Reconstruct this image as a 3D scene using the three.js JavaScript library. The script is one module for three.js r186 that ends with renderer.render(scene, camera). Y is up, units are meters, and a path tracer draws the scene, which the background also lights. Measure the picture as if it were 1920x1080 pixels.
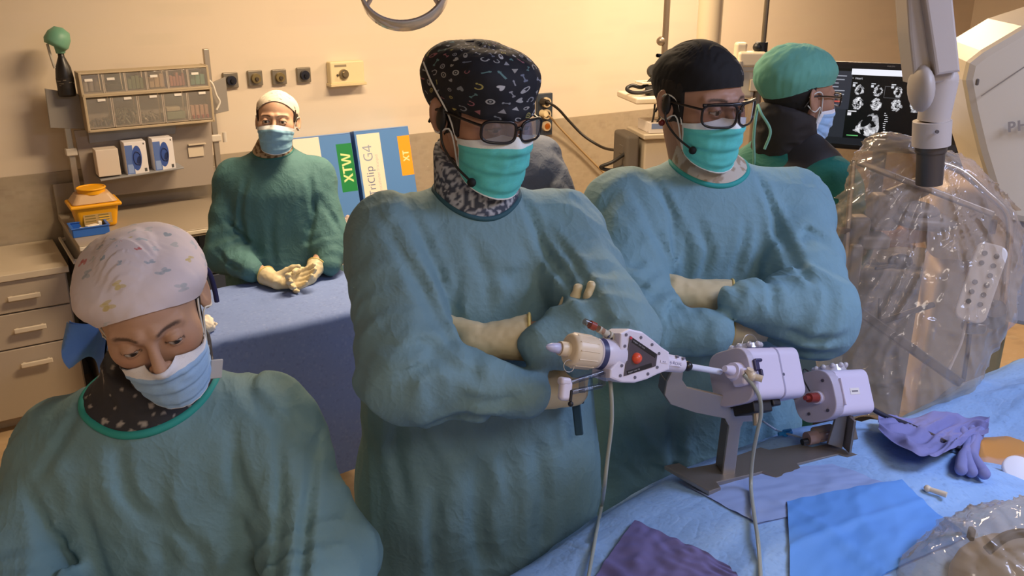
import * as THREE from 'three';
import { RectAreaLightUniformsLib } from 'three/addons/lights/RectAreaLightUniformsLib.js';
import { RoundedBoxGeometry } from 'three/addons/geometries/RoundedBoxGeometry.js';
import { TextGeometry } from 'three/addons/geometries/TextGeometry.js';
import { FontLoader } from 'three/addons/loaders/FontLoader.js';
import { ImprovedNoise } from 'three/addons/math/ImprovedNoise.js';

// ---------------------------------------------------------------- camera, lights, exposure
const EYE = 2.0, PITCH = 19.65 * Math.PI / 180, FOCAL = 1680;
const scene = new THREE.Scene();
scene.background = new THREE.Color(0x0a0a0a);
const camera = new THREE.PerspectiveCamera(2 * Math.atan(540 / FOCAL) * 180 / Math.PI, 16 / 9, 0.05, 60);
camera.position.set(0, EYE, 0);
camera.rotation.set(-PITCH, 0, 0);
scene.add(camera);
const renderer = new THREE.WebGLRenderer({ antialias: true });
renderer.toneMapping = THREE.LinearToneMapping;
renderer.toneMappingExposure = 1.0;
renderer.shadowMap.enabled = true;
RectAreaLightUniformsLib.init();
// the room is turned 33 degrees to the camera: W(along the back wall, height, towards the room)
const TURN = 33 * Math.PI / 180, AX = new THREE.Vector3(Math.cos(TURN), 0, -Math.sin(TURN)), NX = new THREE.Vector3(Math.sin(TURN), 0, Math.cos(TURN));
const W = (a, y, b) => new THREE.Vector3().addScaledVector(AX, a).addScaledVector(NX, b).setY(y);
const CEIL = 2.8, WALLB = -4.8;
const LAMPS = [  // out of view, placed to light wall, people and table: along, towards, width, depth, colour, strength
  [1.9, -3.1, 1.2, 0.3, 0xffe0b8, 76, 'unseen long warm ceiling panel lamp above the wall organizer, lighting the back wall'],
  [4.2, -3.5, 1.2, 0.3, 0xffe0b8, 78, 'unseen long warm ceiling panel lamp above the bottle shelf, lighting the back wall'],
  [0.5, 0.75, 1.2, 0.6, 0xfff0e0, 9, 'unseen wide neutral ceiling panel lamp behind the camera, lighting the fronts of the people'],
  [2.3, 0.1, 1.2, 0.6, 0xc0d0ff, 21, 'unseen wide cool ceiling panel lamp above the patient table, lighting drape and gowns'],
];

// ---------------------------------------------------------------- helpers
const V = (x, y, z) => new THREE.Vector3(x, y, z), R = (d) => d * Math.PI / 180;
const noiseGen = new ImprovedNoise(), noise = (x, y, z) => noiseGen.noise(x + 31.7, y + 17.3, z + 57.1);
let seed = 12345;
const rnd = (a = 0, b = 1) => { seed = (seed * 1664525 + 1013904223) % 4294967296; return a + (b - a) * seed / 4294967296; };
// a measured direction of the photograph as a ray; distances are given in metres
const rayOf = (px, py) => { const X = px - 960, Y = 540 - py; return V(X, Y * Math.cos(PITCH) - FOCAL * Math.sin(PITCH), -(FOCAL * Math.cos(PITCH) + Y * Math.sin(PITCH))); };
const at = (px, py, fwd) => { const r = rayOf(px, py); return r.multiplyScalar(fwd / -r.z).add(V(0, EYE, 0)); };
const atY = (px, py, y) => { const r = rayOf(px, py); return r.multiplyScalar((y - EYE) / r.y).add(V(0, EYE, 0)); };
const atPlane = (px, py, p0, n) => { const r = rayOf(px, py), o = V(0, EYE, 0); return r.multiplyScalar(p0.clone().sub(o).dot(n) / r.dot(n)).add(o); };
const onWall = (px, py, off = 0) => atPlane(px, py, W(0, 0, WALLB + off), NX);

const used = {};
const numbered = (n) => { used[n] = (used[n] ?? -1) + 1; return used[n] ? n + '_' + String(used[n]).padStart(3, '0') : n; };
function tag(o, label, category, group, kind) {
  if (label) o.userData.label = label;
  if (category) o.userData.category = category;
  if (group) o.userData.group = group;
  if (kind) o.userData.kind = kind;
  return o;
}
function thing(name, label, category, pos = V(0, 0, 0), turn = 0, group) {
  const o = new THREE.Group(); o.name = numbered(name); o.position.copy(pos); o.rotation.y = turn; scene.add(o); o.updateMatrixWorld(true);
  return tag(o, label, category, group);
}
function part(parent, name, g, m, label) {
  const o = new THREE.Mesh(Array.isArray(g) ? merge(g) : g, m);
  o.castShadow = o.receiveShadow = true; o.name = parent === scene ? numbered(name) : name;
  if (label) o.userData.label = label;
  parent.add(o);
  return o;
}
const struct = (name, g, m, parent = scene) => { const o = part(parent, name, g, m); if (parent === scene) o.userData.kind = 'structure'; return o; };
function merge(list) {
  const pos = [], nor = [], uv = [], col = [], idx = []; let base = 0;
  const hasCol = list.some((g) => g.attributes.color);
  for (const g of list) {
    const p = g.attributes.position, n = g.attributes.normal, u = g.attributes.uv, c = g.attributes.color;
    for (let i = 0; i < p.count; i++) {
      pos.push(p.getX(i), p.getY(i), p.getZ(i)); nor.push(n.getX(i), n.getY(i), n.getZ(i));
      u ? uv.push(u.getX(i), u.getY(i)) : uv.push(0, 0);
      if (hasCol) c ? col.push(c.getX(i), c.getY(i), c.getZ(i)) : col.push(1, 1, 1);
    }
    if (g.index) for (let i = 0; i < g.index.count; i++) idx.push(g.index.getX(i) + base); else for (let i = 0; i < p.count; i++) idx.push(i + base);
    base += p.count;
  }
  const o = new THREE.BufferGeometry();
  o.setAttribute('position', new THREE.Float32BufferAttribute(pos, 3)); o.setAttribute('normal', new THREE.Float32BufferAttribute(nor, 3)); o.setAttribute('uv', new THREE.Float32BufferAttribute(uv, 2));
  if (hasCol) o.setAttribute('color', new THREE.Float32BufferAttribute(col, 3));
  o.setIndex(idx);
  return o;
}
const mv = (g, x = 0, y = 0, z = 0, rx = 0, ry = 0, rz = 0) => { if (rx) g.rotateX(rx); if (ry) g.rotateY(ry); if (rz) g.rotateZ(rz); return g.translate(x, y, z); };
const box = (w, h, d, x = 0, y = 0, z = 0, r = 0.003) => new RoundedBoxGeometry(w, h, d, 2, Math.min(r, w / 2.1, h / 2.1, d / 2.1)).translate(x, y, z);
const flatBox = (w, h, d, x = 0, y = 0, z = 0) => new THREE.BoxGeometry(w, h, d).translate(x, y, z);
const cyl = (r0, r1, h, x = 0, y = 0, z = 0, s = 24) => new THREE.CylinderGeometry(r1, r0, h, s).translate(x, y, z);
const ball = (r, x = 0, y = 0, z = 0, s = 20) => new THREE.SphereGeometry(r, s, s * 0.7 | 0).translate(x, y, z);
const tube = (pts, r, closed = false, n = 0, s = 8) => new THREE.TubeGeometry(new THREE.CatmullRomCurve3(pts, closed, 'centripetal'), n || pts.length * 8, r, s, closed);
const rod = (a, b, r, r2 = r, s = 16) => { const d = b.clone().sub(a), g = new THREE.CylinderGeometry(r2, r, d.length(), s); g.applyQuaternion(new THREE.Quaternion().setFromUnitVectors(V(0, 1, 0), d.normalize())); const c = a.clone().add(b).multiplyScalar(0.5); return g.translate(c.x, c.y, c.z); };
const lathe = (pts, s = 32) => new THREE.LatheGeometry(pts.map((p) => new THREE.Vector2(p[0], p[1])), s);
const shapeOf = (pts) => new THREE.Shape(pts.map((p) => new THREE.Vector2(p[0], p[1])));
const extr = (pts, depth, bevel = 0.001) => new THREE.ExtrudeGeometry(pts instanceof THREE.Shape ? pts : shapeOf(pts), { depth, bevelEnabled: bevel > 0, bevelSize: bevel, bevelThickness: bevel, bevelSegments: 2, curveSegments: 12 });
const rrect = (w, h, r) => { const s = new THREE.Shape(), x = -w / 2, y = -h / 2; s.moveTo(x + r, y); s.lineTo(-x - r, y); s.quadraticCurveTo(-x, y, -x, y + r); s.lineTo(-x, -y - r); s.quadraticCurveTo(-x, -y, -x - r, -y); s.lineTo(x + r, -y); s.quadraticCurveTo(x, -y, x, -y - r); s.lineTo(x, y + r); s.quadraticCurveTo(x, y, x + r, y); return s; };
// a frame from an origin and two directions; geometry laid out in it is moved to the world
function frame(o, x, zHint) { const X = x.clone().normalize(), Z = zHint.clone().addScaledVector(X, -zHint.dot(X)).normalize(), Y = Z.clone().cross(X); return new THREE.Matrix4().makeBasis(X, Y, Z).setPosition(o); }

const MATS = {};
function mat(c, rough = 0.6, o = {}) {
  const key = c + '/' + rough + JSON.stringify(o);
  return (MATS[key] ??= new THREE.MeshPhysicalMaterial({ color: c, roughness: rough, ...o }));
}
const vcol = (rough = 0.8, o = {}) => mat(0xffffff, rough, { vertexColors: true, ...o });
const lin = (hex) => { const c = new THREE.Color(hex); return [c.r, c.g, c.b]; };
function canvasTex(w, h, draw, rep) {
  const c = document.createElement('canvas'); c.width = w; c.height = h;
  const x = c.getContext('2d'); draw(x, w, h);
  const t = new THREE.CanvasTexture(c); t.colorSpace = THREE.SRGBColorSpace; t.wrapS = t.wrapT = THREE.RepeatWrapping;
  if (rep) t.repeat.set(...rep);
  return t;
}
const texMat = (t, rough = 0.7, o = {}) => new THREE.MeshPhysicalMaterial({ map: t, roughness: rough, ...o });
// a thin printed label: a slim box whose front carries the print
function decal(w, h, t = 0.0008) { return new THREE.BoxGeometry(w, h, t); }
const clear = (c = 0xffffff, rough = 0.05, o = {}) => mat(c, rough, { transmission: 1, thickness: 0, ior: 1.45, ...o });
const STEEL = mat(0xb9b6b0, 0.35, { metalness: 0.9 }), DARK = mat(0x15161a, 0.5), WHITEP = mat(0xdedbe4, 0.4), GREYP = mat(0x8f9096, 0.5);

// fine creases of non-woven cloth as a height map, half a metre wide
const creaseTex = (() => {
  const n = 512, d = new Uint8Array(n * n * 4);
  for (let j = 0; j < n; j++) for (let i = 0; i < n; i++) {
    const x = i / n, y = j / n, w = noise(x * 6, y * 6, 0.5), a = 1 - Math.abs(noise(x * 9 + w, y * 7, 3.3)) * 2, b = 1 - Math.abs(noise(x * 19 + w * 1.5, y * 15, 7.1)) * 2, c = 1 - Math.abs(noise(x * 44, y * 40 + w * 2, 1.9)) * 2, e = noise(x * 160, y * 160, 5);
    const v = Math.max(0, Math.min(255, 128 + 50 * a * a + 40 * b * Math.abs(b) + 22 * c + 10 * e)), o = (j * n + i) * 4; d[o] = d[o + 1] = d[o + 2] = v; d[o + 3] = 255;
  }
  const t = new THREE.DataTexture(d, n, n); t.magFilter = t.minFilter = THREE.LinearFilter; t.wrapS = t.wrapT = THREE.MirroredRepeatWrapping; t.repeat.set(2, 2); t.needsUpdate = true; return t;
})();
// ---------------------------------------------------------------- signed distance fields and their mesher
const smin = (a, b, k) => { const h = Math.max(k - Math.abs(a - b), 0) / k; return Math.min(a, b) - h * h * k * 0.25; };
const smax = (a, b, k) => -smin(-a, -b, k);
const clamp = (x, a = 0, b = 1) => x < a ? a : x > b ? b : x;
const sstep = (a, b, x) => { const t = clamp((x - a) / (b - a)); return t * t * (3 - 2 * t); };
const ell = (x, y, z, cx, cy, cz, rx, ry, rz) => { x -= cx; y -= cy; z -= cz; const k0 = Math.hypot(x / rx, y / ry, z / rz), k1 = Math.hypot(x / rx / rx, y / ry / ry, z / rz / rz); return k1 < 1e-9 ? -Math.min(rx, ry, rz) : k0 * (k0 - 1) / k1; };
const bone = (a, b, ra, rb = ra) => { const dx = b.x - a.x, dy = b.y - a.y, dz = b.z - a.z; return [a.x, a.y, a.z, dx, dy, dz, ra, rb - ra, 1 / Math.max(dx * dx + dy * dy + dz * dz, 1e-9)]; };
let lastH = 0;
function boneD(B, x, y, z) {
  const px = x - B[0], py = y - B[1], pz = z - B[2], h = clamp((px * B[3] + py * B[4] + pz * B[5]) * B[8]);
  lastH = h;
  const ex = px - B[3] * h, ey = py - B[4] * h, ez = pz - B[5] * h;
  return Math.sqrt(ex * ex + ey * ey + ez * ez) - B[6] - B[7] * h;
}
const bonesD = (bs, k, x, y, z) => { let d = 1e3; for (const b of bs) d = smin(d, boneD(b, x, y, z), k); return d; };
function boundsOf(bs, pad) {
  const lo = V(1e3, 1e3, 1e3), hi = V(-1e3, -1e3, -1e3);
  for (const b of bs) for (const e of [0, 1]) { const r = b[6] + b[7] * e + pad, p = V(b[0] + b[3] * e, b[1] + b[4] * e, b[2] + b[5] * e); lo.min(p.clone().addScalar(-r)); hi.max(p.clone().addScalar(r)); }
  return [lo, hi];
}
// surface nets over the blocks that the surface crosses
function sdfMesh(f, lo, hi, cell, colour, slack = 1.5) {
  const S = 4, n = [0, 1, 2].map((i) => Math.ceil((hi.getComponent(i) - lo.getComponent(i)) / cell / S) * S + 1), [nx, ny, nz] = n;
  const val = new Float32Array(nx * ny * nz).fill(NaN), vid = new Int32Array(nx * ny * nz).fill(-1), pos = [], idx = [];
  const at3 = (i, j, k) => { const q = (k * ny + j) * nx + i; let v = val[q]; if (v !== v) v = val[q] = f(lo.x + i * cell, lo.y + j * cell, lo.z + k * cell); return v; };
  const half = S * cell * 0.87 * slack, cells = [];
  for (let K = 0; K < nz - 1; K += S) for (let J = 0; J < ny - 1; J += S) for (let I = 0; I < nx - 1; I += S) {
    if (Math.abs(f(lo.x + (I + S / 2) * cell, lo.y + (J + S / 2) * cell, lo.z + (K + S / 2) * cell)) > half) continue;
    for (let k = K; k < K + S; k++) for (let j = J; j < J + S; j++) for (let i = I; i < I + S; i++) {
      let m = 0, sx = 0, sy = 0, sz = 0, c = 0; const v = [];
      for (let q = 0; q < 8; q++) { v[q] = at3(i + (q & 1), j + (q >> 1 & 1), k + (q >> 2)); if (v[q] < 0) m |= 1 << q; }
      if (m === 0 || m === 255) continue;
      for (let a = 0; a < 8; a++) for (let d = 1; d < 8; d <<= 1) if (!(a & d)) { const b = a | d; if ((v[a] < 0) !== (v[b] < 0)) { const t = v[a] / (v[a] - v[b]); sx += (a & 1) + (d === 1 ? t : 0); sy += (a >> 1 & 1) + (d === 2 ? t : 0); sz += (a >> 2) + (d === 4 ? t : 0); c++; } }
      vid[(k * ny + j) * nx + i] = pos.length / 3;
      pos.push(lo.x + (i + sx / c) * cell, lo.y + (j + sy / c) * cell, lo.z + (k + sz / c) * cell);
      cells.push(i, j, k);
    }
  }
  const id = (i, j, k) => i < 0 || j < 0 || k < 0 ? -1 : vid[(k * ny + j) * nx + i];
  const quad = (a, b, c, d, flip) => { if (a < 0 || b < 0 || c < 0 || d < 0) return; flip ? idx.push(a, c, b, a, d, c) : idx.push(a, b, c, a, c, d); };
  for (let q = 0; q < cells.length; q += 3) {
    const i = cells[q], j = cells[q + 1], k = cells[q + 2], v0 = at3(i, j, k) < 0;
    if (v0 !== at3(i + 1, j, k) < 0) quad(id(i, j - 1, k - 1), id(i, j, k - 1), id(i, j, k), id(i, j - 1, k), !v0);
    if (v0 !== at3(i, j + 1, k) < 0) quad(id(i - 1, j, k - 1), id(i - 1, j, k), id(i, j, k), id(i, j, k - 1), !v0);
    if (v0 !== at3(i, j, k + 1) < 0) quad(id(i - 1, j - 1, k), id(i, j - 1, k), id(i, j, k), id(i - 1, j, k), !v0);
  }
  const g = new THREE.BufferGeometry();
  g.setAttribute('position', new THREE.Float32BufferAttribute(pos, 3)); g.setIndex(idx);
  g.computeVertexNormals();
  const uvs = []; for (let q = 0; q < pos.length; q += 3) uvs.push(pos[q] - 0.15 * pos[q + 2], pos[q + 1] * 0.94 - pos[q + 2] * 0.35);
  g.setAttribute('uv', new THREE.Float32BufferAttribute(uvs, 2));
  if (colour) { const c = []; for (let q = 0; q < pos.length; q += 3) c.push(...colour(pos[q], pos[q + 1], pos[q + 2])); g.setAttribute('color', new THREE.Float32BufferAttribute(c, 3)); }
  return g;
}
// a grid of points as a sheet; closed in u when wrapU
function sheet(nu, nv, fn, wrapU = false) {
  const pos = [], uv = [], idx = [];
  for (let j = 0; j <= nv; j++) for (let i = 0; i <= nu; i++) { const p = fn(i / nu, j / nv); pos.push(p.x, p.y, p.z); uv.push(p.u ?? i / nu, p.v ?? j / nv); }
  for (let j = 0; j < nv; j++) for (let i = 0; i < nu; i++) { const a = j * (nu + 1) + i, b = a + 1, c = a + nu + 1, d = c + 1; idx.push(a, b, d, a, d, c); }
  const g = new THREE.BufferGeometry();
  g.setAttribute('position', new THREE.Float32BufferAttribute(pos, 3)); g.setAttribute('uv', new THREE.Float32BufferAttribute(uv, 2)); g.setIndex(idx);
  g.computeVertexNormals();
  if (wrapU) { const N = g.attributes.normal; for (let j = 0; j <= nv; j++) { const a = j * (nu + 1), b = a + nu, m = V(N.getX(a) + N.getX(b), N.getY(a) + N.getY(b), N.getZ(a) + N.getZ(b)).normalize(); N.setXYZ(a, m.x, m.y, m.z); N.setXYZ(b, m.x, m.y, m.z); } }
  return g;
}
// ---------------------------------------------------------------- people
const B3 = (ax, ay, az, bx, by, bz, ra, rb) => bone(V(ax, ay, az), V(bx, by, bz), ra, rb);
const HB = { mid: B3(-0.012, 0.021, 0.0875, 0.012, 0.021, 0.0875, 0.0065, 0.0065), brow: B3(0.012, 0.023, 0.088, 0.047, 0.021, 0.070, 0.006, 0.006), nose: B3(0, 0.008, 0.090, 0, -0.032, 0.109, 0.0068, 0.0105), chin: B3(-0.012, -0.1, 0.066, 0.012, -0.1, 0.066, 0.018, 0.018) };
function headD(x, y, z, o, ears = true) {   // head-local: x to the person's left, y up, z to the face
  const ax = Math.abs(x);
  let d = ell(x, y, z, 0, 0.032, -0.012, 0.077, 0.088, 0.099);
  d = smin(d, ell(x, y, z, 0, -0.05, 0.022, 0.058, 0.072, 0.064), 0.035);
  d = smin(d, ell(ax, y, z, 0.040, -0.020, 0.058, 0.026, 0.026, 0.024), 0.03);
  d = smin(d, boneD(HB.chin, x, y, z), 0.025);
  d = smin(d, boneD(HB.brow, ax, y, z), 0.014);
  d = smax(d, 0.016 - Math.hypot(ax - 0.032, y, z - 0.103), 0.013);
  d = smin(d, boneD(HB.mid, x, y, z), 0.012);
  d = smin(d, boneD(HB.nose, x, y, z), 0.011);
  d = smin(d, Math.hypot(ax - 0.011, y + 0.036, z - 0.100) - 0.0075, 0.006);
  d = smin(d, ell(x, y, z, 0, -0.066, 0.083, 0.024, 0.006, 0.010), 0.006);
  d = smin(d, ell(x, y, z, 0, -0.077, 0.081, 0.021, 0.006, 0.010), 0.006);
  const ex = ax - 0.032, lid = Math.hypot(ex, y, z - 0.0805) - 0.0143, open = o.open ?? 0.004, yc = o.gazeY ?? 0;
  const slit = open * (1 - (ex / 0.0135) ** 2);
  d = smin(d, z > 0.0805 ? Math.max(lid, slit - Math.abs(y - yc)) : lid, 0.003);
  if (slit > 0 && z > 0.084 && Math.abs(y - yc) < slit) d = Math.max(d, 0.0126 - Math.hypot(ex, y, z - 0.0805));
  if (ears) {
    const ez = z + 0.014 + (y + 0.004) * 0.25, ey = y + 0.004;
    let e = ell(ax, ey, ez, 0.0805 - ez * 0.35, 0, 0, 0.0075, 0.031, 0.0185);
    e = smax(e, -ell(ax, ey, ez, 0.088 - ez * 0.35, 0.003, 0.003, 0.006, 0.020, 0.010), 0.004);
    d = smin(d, e, 0.005);
  }
  return d;
}
function headGeometry(o) {
  const skin = o.skin, dark = o.browC ?? lin(0x2a1c14), open = o.open ?? 0.004, yc = o.gazeY ?? 0;
  const g = sdfMesh((x, y, z) => headD(x, y, z, o), V(-0.1, -0.135, -0.125), V(0.1, 0.13, 0.13), 0.0028, (x, y, z) => {
    const ax = Math.abs(x), ex = ax - 0.032, slit = open * (1 - (ex / 0.0135) ** 2);
    const n = 1 + 0.10 * noise(x * 40, y * 40, z * 40);
    let c = skin.map((v) => v * n);
    const mix = (b, t) => { c = c.map((v, i) => v + (b[i] - v) * t); };
    mix([skin[0], skin[1] * 0.78, skin[2] * 0.72], 0.5 * Math.exp(-(((ax - 0.045) / 0.02) ** 2 + ((y + 0.025) / 0.02) ** 2)));
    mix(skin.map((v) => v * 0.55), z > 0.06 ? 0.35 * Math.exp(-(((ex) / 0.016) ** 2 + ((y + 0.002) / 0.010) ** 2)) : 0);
    const brow = 0.0245 - ((ax - 0.032) / 0.022) ** 2 * 0.004;
    if (z > 0.05 && ax > 0.011 && ax < 0.054) mix(dark, 0.85 * sstep(0.0042, 0.0018, Math.abs(y - brow)) * sstep(0.011, 0.017, ax) * sstep(0.054, 0.044, ax));
    if (z > 0.08 && Math.abs(ex) < 0.015) mix([0.012, 0.008, 0.006], 0.9 * sstep(0.0026, 0.001, Math.abs(y - yc - Math.max(slit, 0))));
    if (Math.abs(y + 0.071) < 0.011 && z > 0.08 && ax < 0.024) mix([skin[0] * 0.85, skin[1] * 0.5, skin[2] * 0.5], 0.7);
    return c;
  });
  const list = [g];
  for (const s of [-1, 1]) {      // eyeballs
    const e = new THREE.SphereGeometry(0.0125, 20, 16), P = e.attributes.position, c = [], gx = (o.gazeX ?? 0), gy = (o.gazeY ?? 0) * 1.3;
    for (let i = 0; i < P.count; i++) {
      const r = Math.hypot(P.getX(i) - gx, P.getY(i) - gy), f = P.getZ(i) > 0;
      c.push(...(f && r < 0.0028 ? [0.006, 0.005, 0.005] : f && r < 0.0062 ? [0.035, 0.018, 0.01] : [0.55, 0.5, 0.46]));
    }
    e.setAttribute('color', new THREE.Float32BufferAttribute(c, 3));
    list.push(e.translate(s * 0.032, 0, 0.0805));
  }
  return list;
}
// a surgical mask: a membrane stretched over the face
function maskGeometry(o) {
  const NU = 44, NV = 30, T = R(o.span ?? 66), rr = [], base = [], P = [];
  const geom = (u, v) => { const th = (u * 2 - 1) * T, k = Math.abs(u * 2 - 1), top = (o.top ?? -0.010) - 0.022 * Math.pow(k, 1.3), bot = (o.bottom ?? -0.128) + 0.040 * Math.pow(k, 1.7); return [th, top + (bot - top) * v]; };
  for (let j = 0; j <= NV; j++) { rr[j] = []; base[j] = []; for (let i = 0; i <= NU; i++) { const [th, y] = geom(i / NU, j / NV); let r = 0.15; while (r > 0.062 && headD(r * Math.sin(th), y, r * Math.cos(th), {}, false) > 0.0035) r -= 0.001; rr[j][i] = base[j][i] = r; } }
  for (let it = 0; it < 260; it++) for (let j = 1; j <= NV; j++) for (let i = 1; i < NU; i++) {
    const dn = j < NV ? rr[j + 1][i] : rr[j - 1][i] - 0.0016;
    rr[j][i] = Math.max(base[j][i], (rr[j - 1][i] + dn + rr[j][i - 1] + rr[j][i + 1]) / 4 + 0.00006);
  }
  const pt = (u, v, off) => {
    const fi = u * NU, fj = v * NV, i = Math.min(Math.round(fi), NU), j = Math.min(Math.round(fj), NV), [th, y] = geom(u, v), k = Math.abs(u * 2 - 1);
    const pl = (v * 3.3) % 1, pleat = (v > 0.12 && v < 0.95 ? 0.0042 * (pl < 0.8 ? pl / 0.8 : (1 - pl) / 0.2) - 0.002 : 0) * (1 - k * k * 0.7);
    const cr = 0.0022 * noise(th * 5 + (o.seed ?? 0), y * 70, 3) + 0.0016 * noise(th * 13, y * 30, 9 + (o.seed ?? 0));
    const r = rr[j][i] + pleat + cr * sstep(0, 0.15, v) + off;
    return V(r * Math.sin(th), y, r * Math.cos(th));
  };
  const outer = sheet(NU, NV, (u, v) => pt(u, 1 - v, 0)), inner = sheet(NU, NV, (u, v) => pt(1 - u, 1 - v, -0.0016));
  return { geo: merge([outer, inner]), corner: (s, v) => pt(s > 0 ? 1 : 0, v, 0) };
}
const maskTex = (main, edge) => canvasTex(256, 256, (x, w, h) => {
  x.fillStyle = main; x.fillRect(0, 0, w, h); x.fillStyle = edge; x.fillRect(0, 0, w, h * 0.15); x.fillRect(0, 0, 9, h); x.fillRect(w - 9, 0, 9, h); x.fillRect(0, h - 6, w, 6);
  x.globalAlpha = 0.1; for (let i = 0; i < 2500; i++) { x.fillStyle = i % 2 ? '#fff' : '#123'; x.fillRect(rnd(0, w), rnd(0, h), 2, 1); }
});
// a theatre cap: a gathered shell over the skull
function capGeometry(o) {
  const [a, b, c] = o.radii, n = o.n ?? 2.3, cy = o.cy ?? 0.03, cz = o.cz ?? -0.01;
  const pt = (u, v, off) => {
    const th = (u - 0.5) * 2 * Math.PI, ct = Math.cos(th), e0 = ct > 0 ? o.side + (o.front - o.side) * Math.pow(ct, 1.3) : o.side + (o.back - o.side) * -ct;
    const ph = R(e0) + (Math.PI / 2 - R(e0)) * v, dx = Math.cos(ph) * Math.sin(th), dy = Math.sin(ph), dz = Math.cos(ph) * ct;
    let r = Math.pow(Math.pow(Math.abs(dx / a), n) + Math.pow(Math.abs(dy / b), n) + Math.pow(Math.abs(dz / c), n), -1 / n);
    const w = o.wrinkle ?? 1, s = o.seed ?? 0;
    r *= 1 + w * (0.022 * noise(dx * 4 + s, dy * 4, dz * 4) + 0.012 * (1 - 2 * Math.abs(noise(dx * 9 + s, dy * 5, dz * 9))));
    r += w * 0.0022 * Math.sin(th * (o.gathers ?? 34) + 3 * noise(dx * 6, s, dz * 6)) * Math.pow(1 - v, 3);
    { let q = 0.15; while (q > 0.05 && headD(dx * q, dy * q + cy, dz * q + cz, {}, false) > 0.0045) q -= 0.002; r = Math.max(q, q + (r - q) * sstep(-0.08, o.cling ?? 0.42, v)); }
    if (o.bump) r += o.bump(th, ph);
    r += off;
    const p = V(dx * r, dy * r + cy, dz * r + cz); p.u = u * (o.rep ?? 1); p.v = v * (o.repV ?? 1); return p;
  };
  return merge([sheet(96, 34, (u, v) => pt(u, v, 0), true), sheet(60, 10, (u, v) => pt(1 - u, v * 0.5, -0.003))]);
}
// a hand as bones: palm and five bent fingers
function handBones(h, shrink = 1) {
  const X = h.dir.clone().normalize(), T0 = h.thumb.clone().addScaledVector(X, -h.thumb.dot(X)).normalize(), P = X.clone().cross(T0).multiplyScalar(h.flip ?? 1), s = (h.size ?? 1), bs = [];
  const q = (x, t, p) => h.w.clone().addScaledVector(X, x * s).addScaledVector(T0, t * s).addScaledVector(P, p * s);
  const kn = [[0.092, 0.029], [0.095, 0.009], [0.091, -0.011], [0.083, -0.029]], len = [[0.042, 0.025, 0.021], [0.046, 0.029, 0.021], [0.042, 0.027, 0.021], [0.033, 0.020, 0.019]];
  kn.forEach(([x, t], f) => {
    bs.push(bone(q(0.008, t * 0.6, 0), q(x, t, 0), 0.0165 * s * shrink, 0.0125 * s * shrink));
    let p = q(x, t, 0), ang = 0; const cu = (h.curl ?? [0.35, 0.4, 0.45, 0.5])[f], sp = (1.5 - f) * (h.spread ?? 0.06);
    len[f].forEach((l, i) => { ang += cu * [0.8, 1.1, 0.7][i]; const d = X.clone().multiplyScalar(Math.cos(ang)).addScaledVector(P, Math.sin(ang)).addScaledVector(T0, sp); const e = p.clone().addScaledVector(d, l * s); bs.push(bone(p, e, (0.0104 - i * 0.001 - (f === 3 ? 0.0012 : 0)) * s * shrink, (0.0096 - i * 0.001 - (f === 3 ? 0.0012 : 0)) * s * shrink)); p = e; });
  });
  if (h.noThumb) return bs;
  const ta = h.thumbOut ?? 1, t0 = q(0.016, 0.018, 0.004), t1 = q(0.05, 0.03 + 0.02 * ta, 0.012), t2 = q(0.078, 0.036 + 0.026 * ta, 0.020), t3 = q(0.103, 0.036 + 0.026 * ta, 0.027);
  bs.push(bone(t0, t1, 0.017 * s * shrink, 0.0125 * s * shrink), bone(t1, t2, 0.0118 * s * shrink, 0.0105 * s * shrink), bone(t2, t3, 0.0105 * s * shrink, 0.0088 * s * shrink));
  return bs;
}
const gownMat = new THREE.MeshPhysicalMaterial({ color: 0xffffff, vertexColors: true, roughness: 0.8, bumpMap: creaseTex, bumpScale: 0.0035 });
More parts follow.
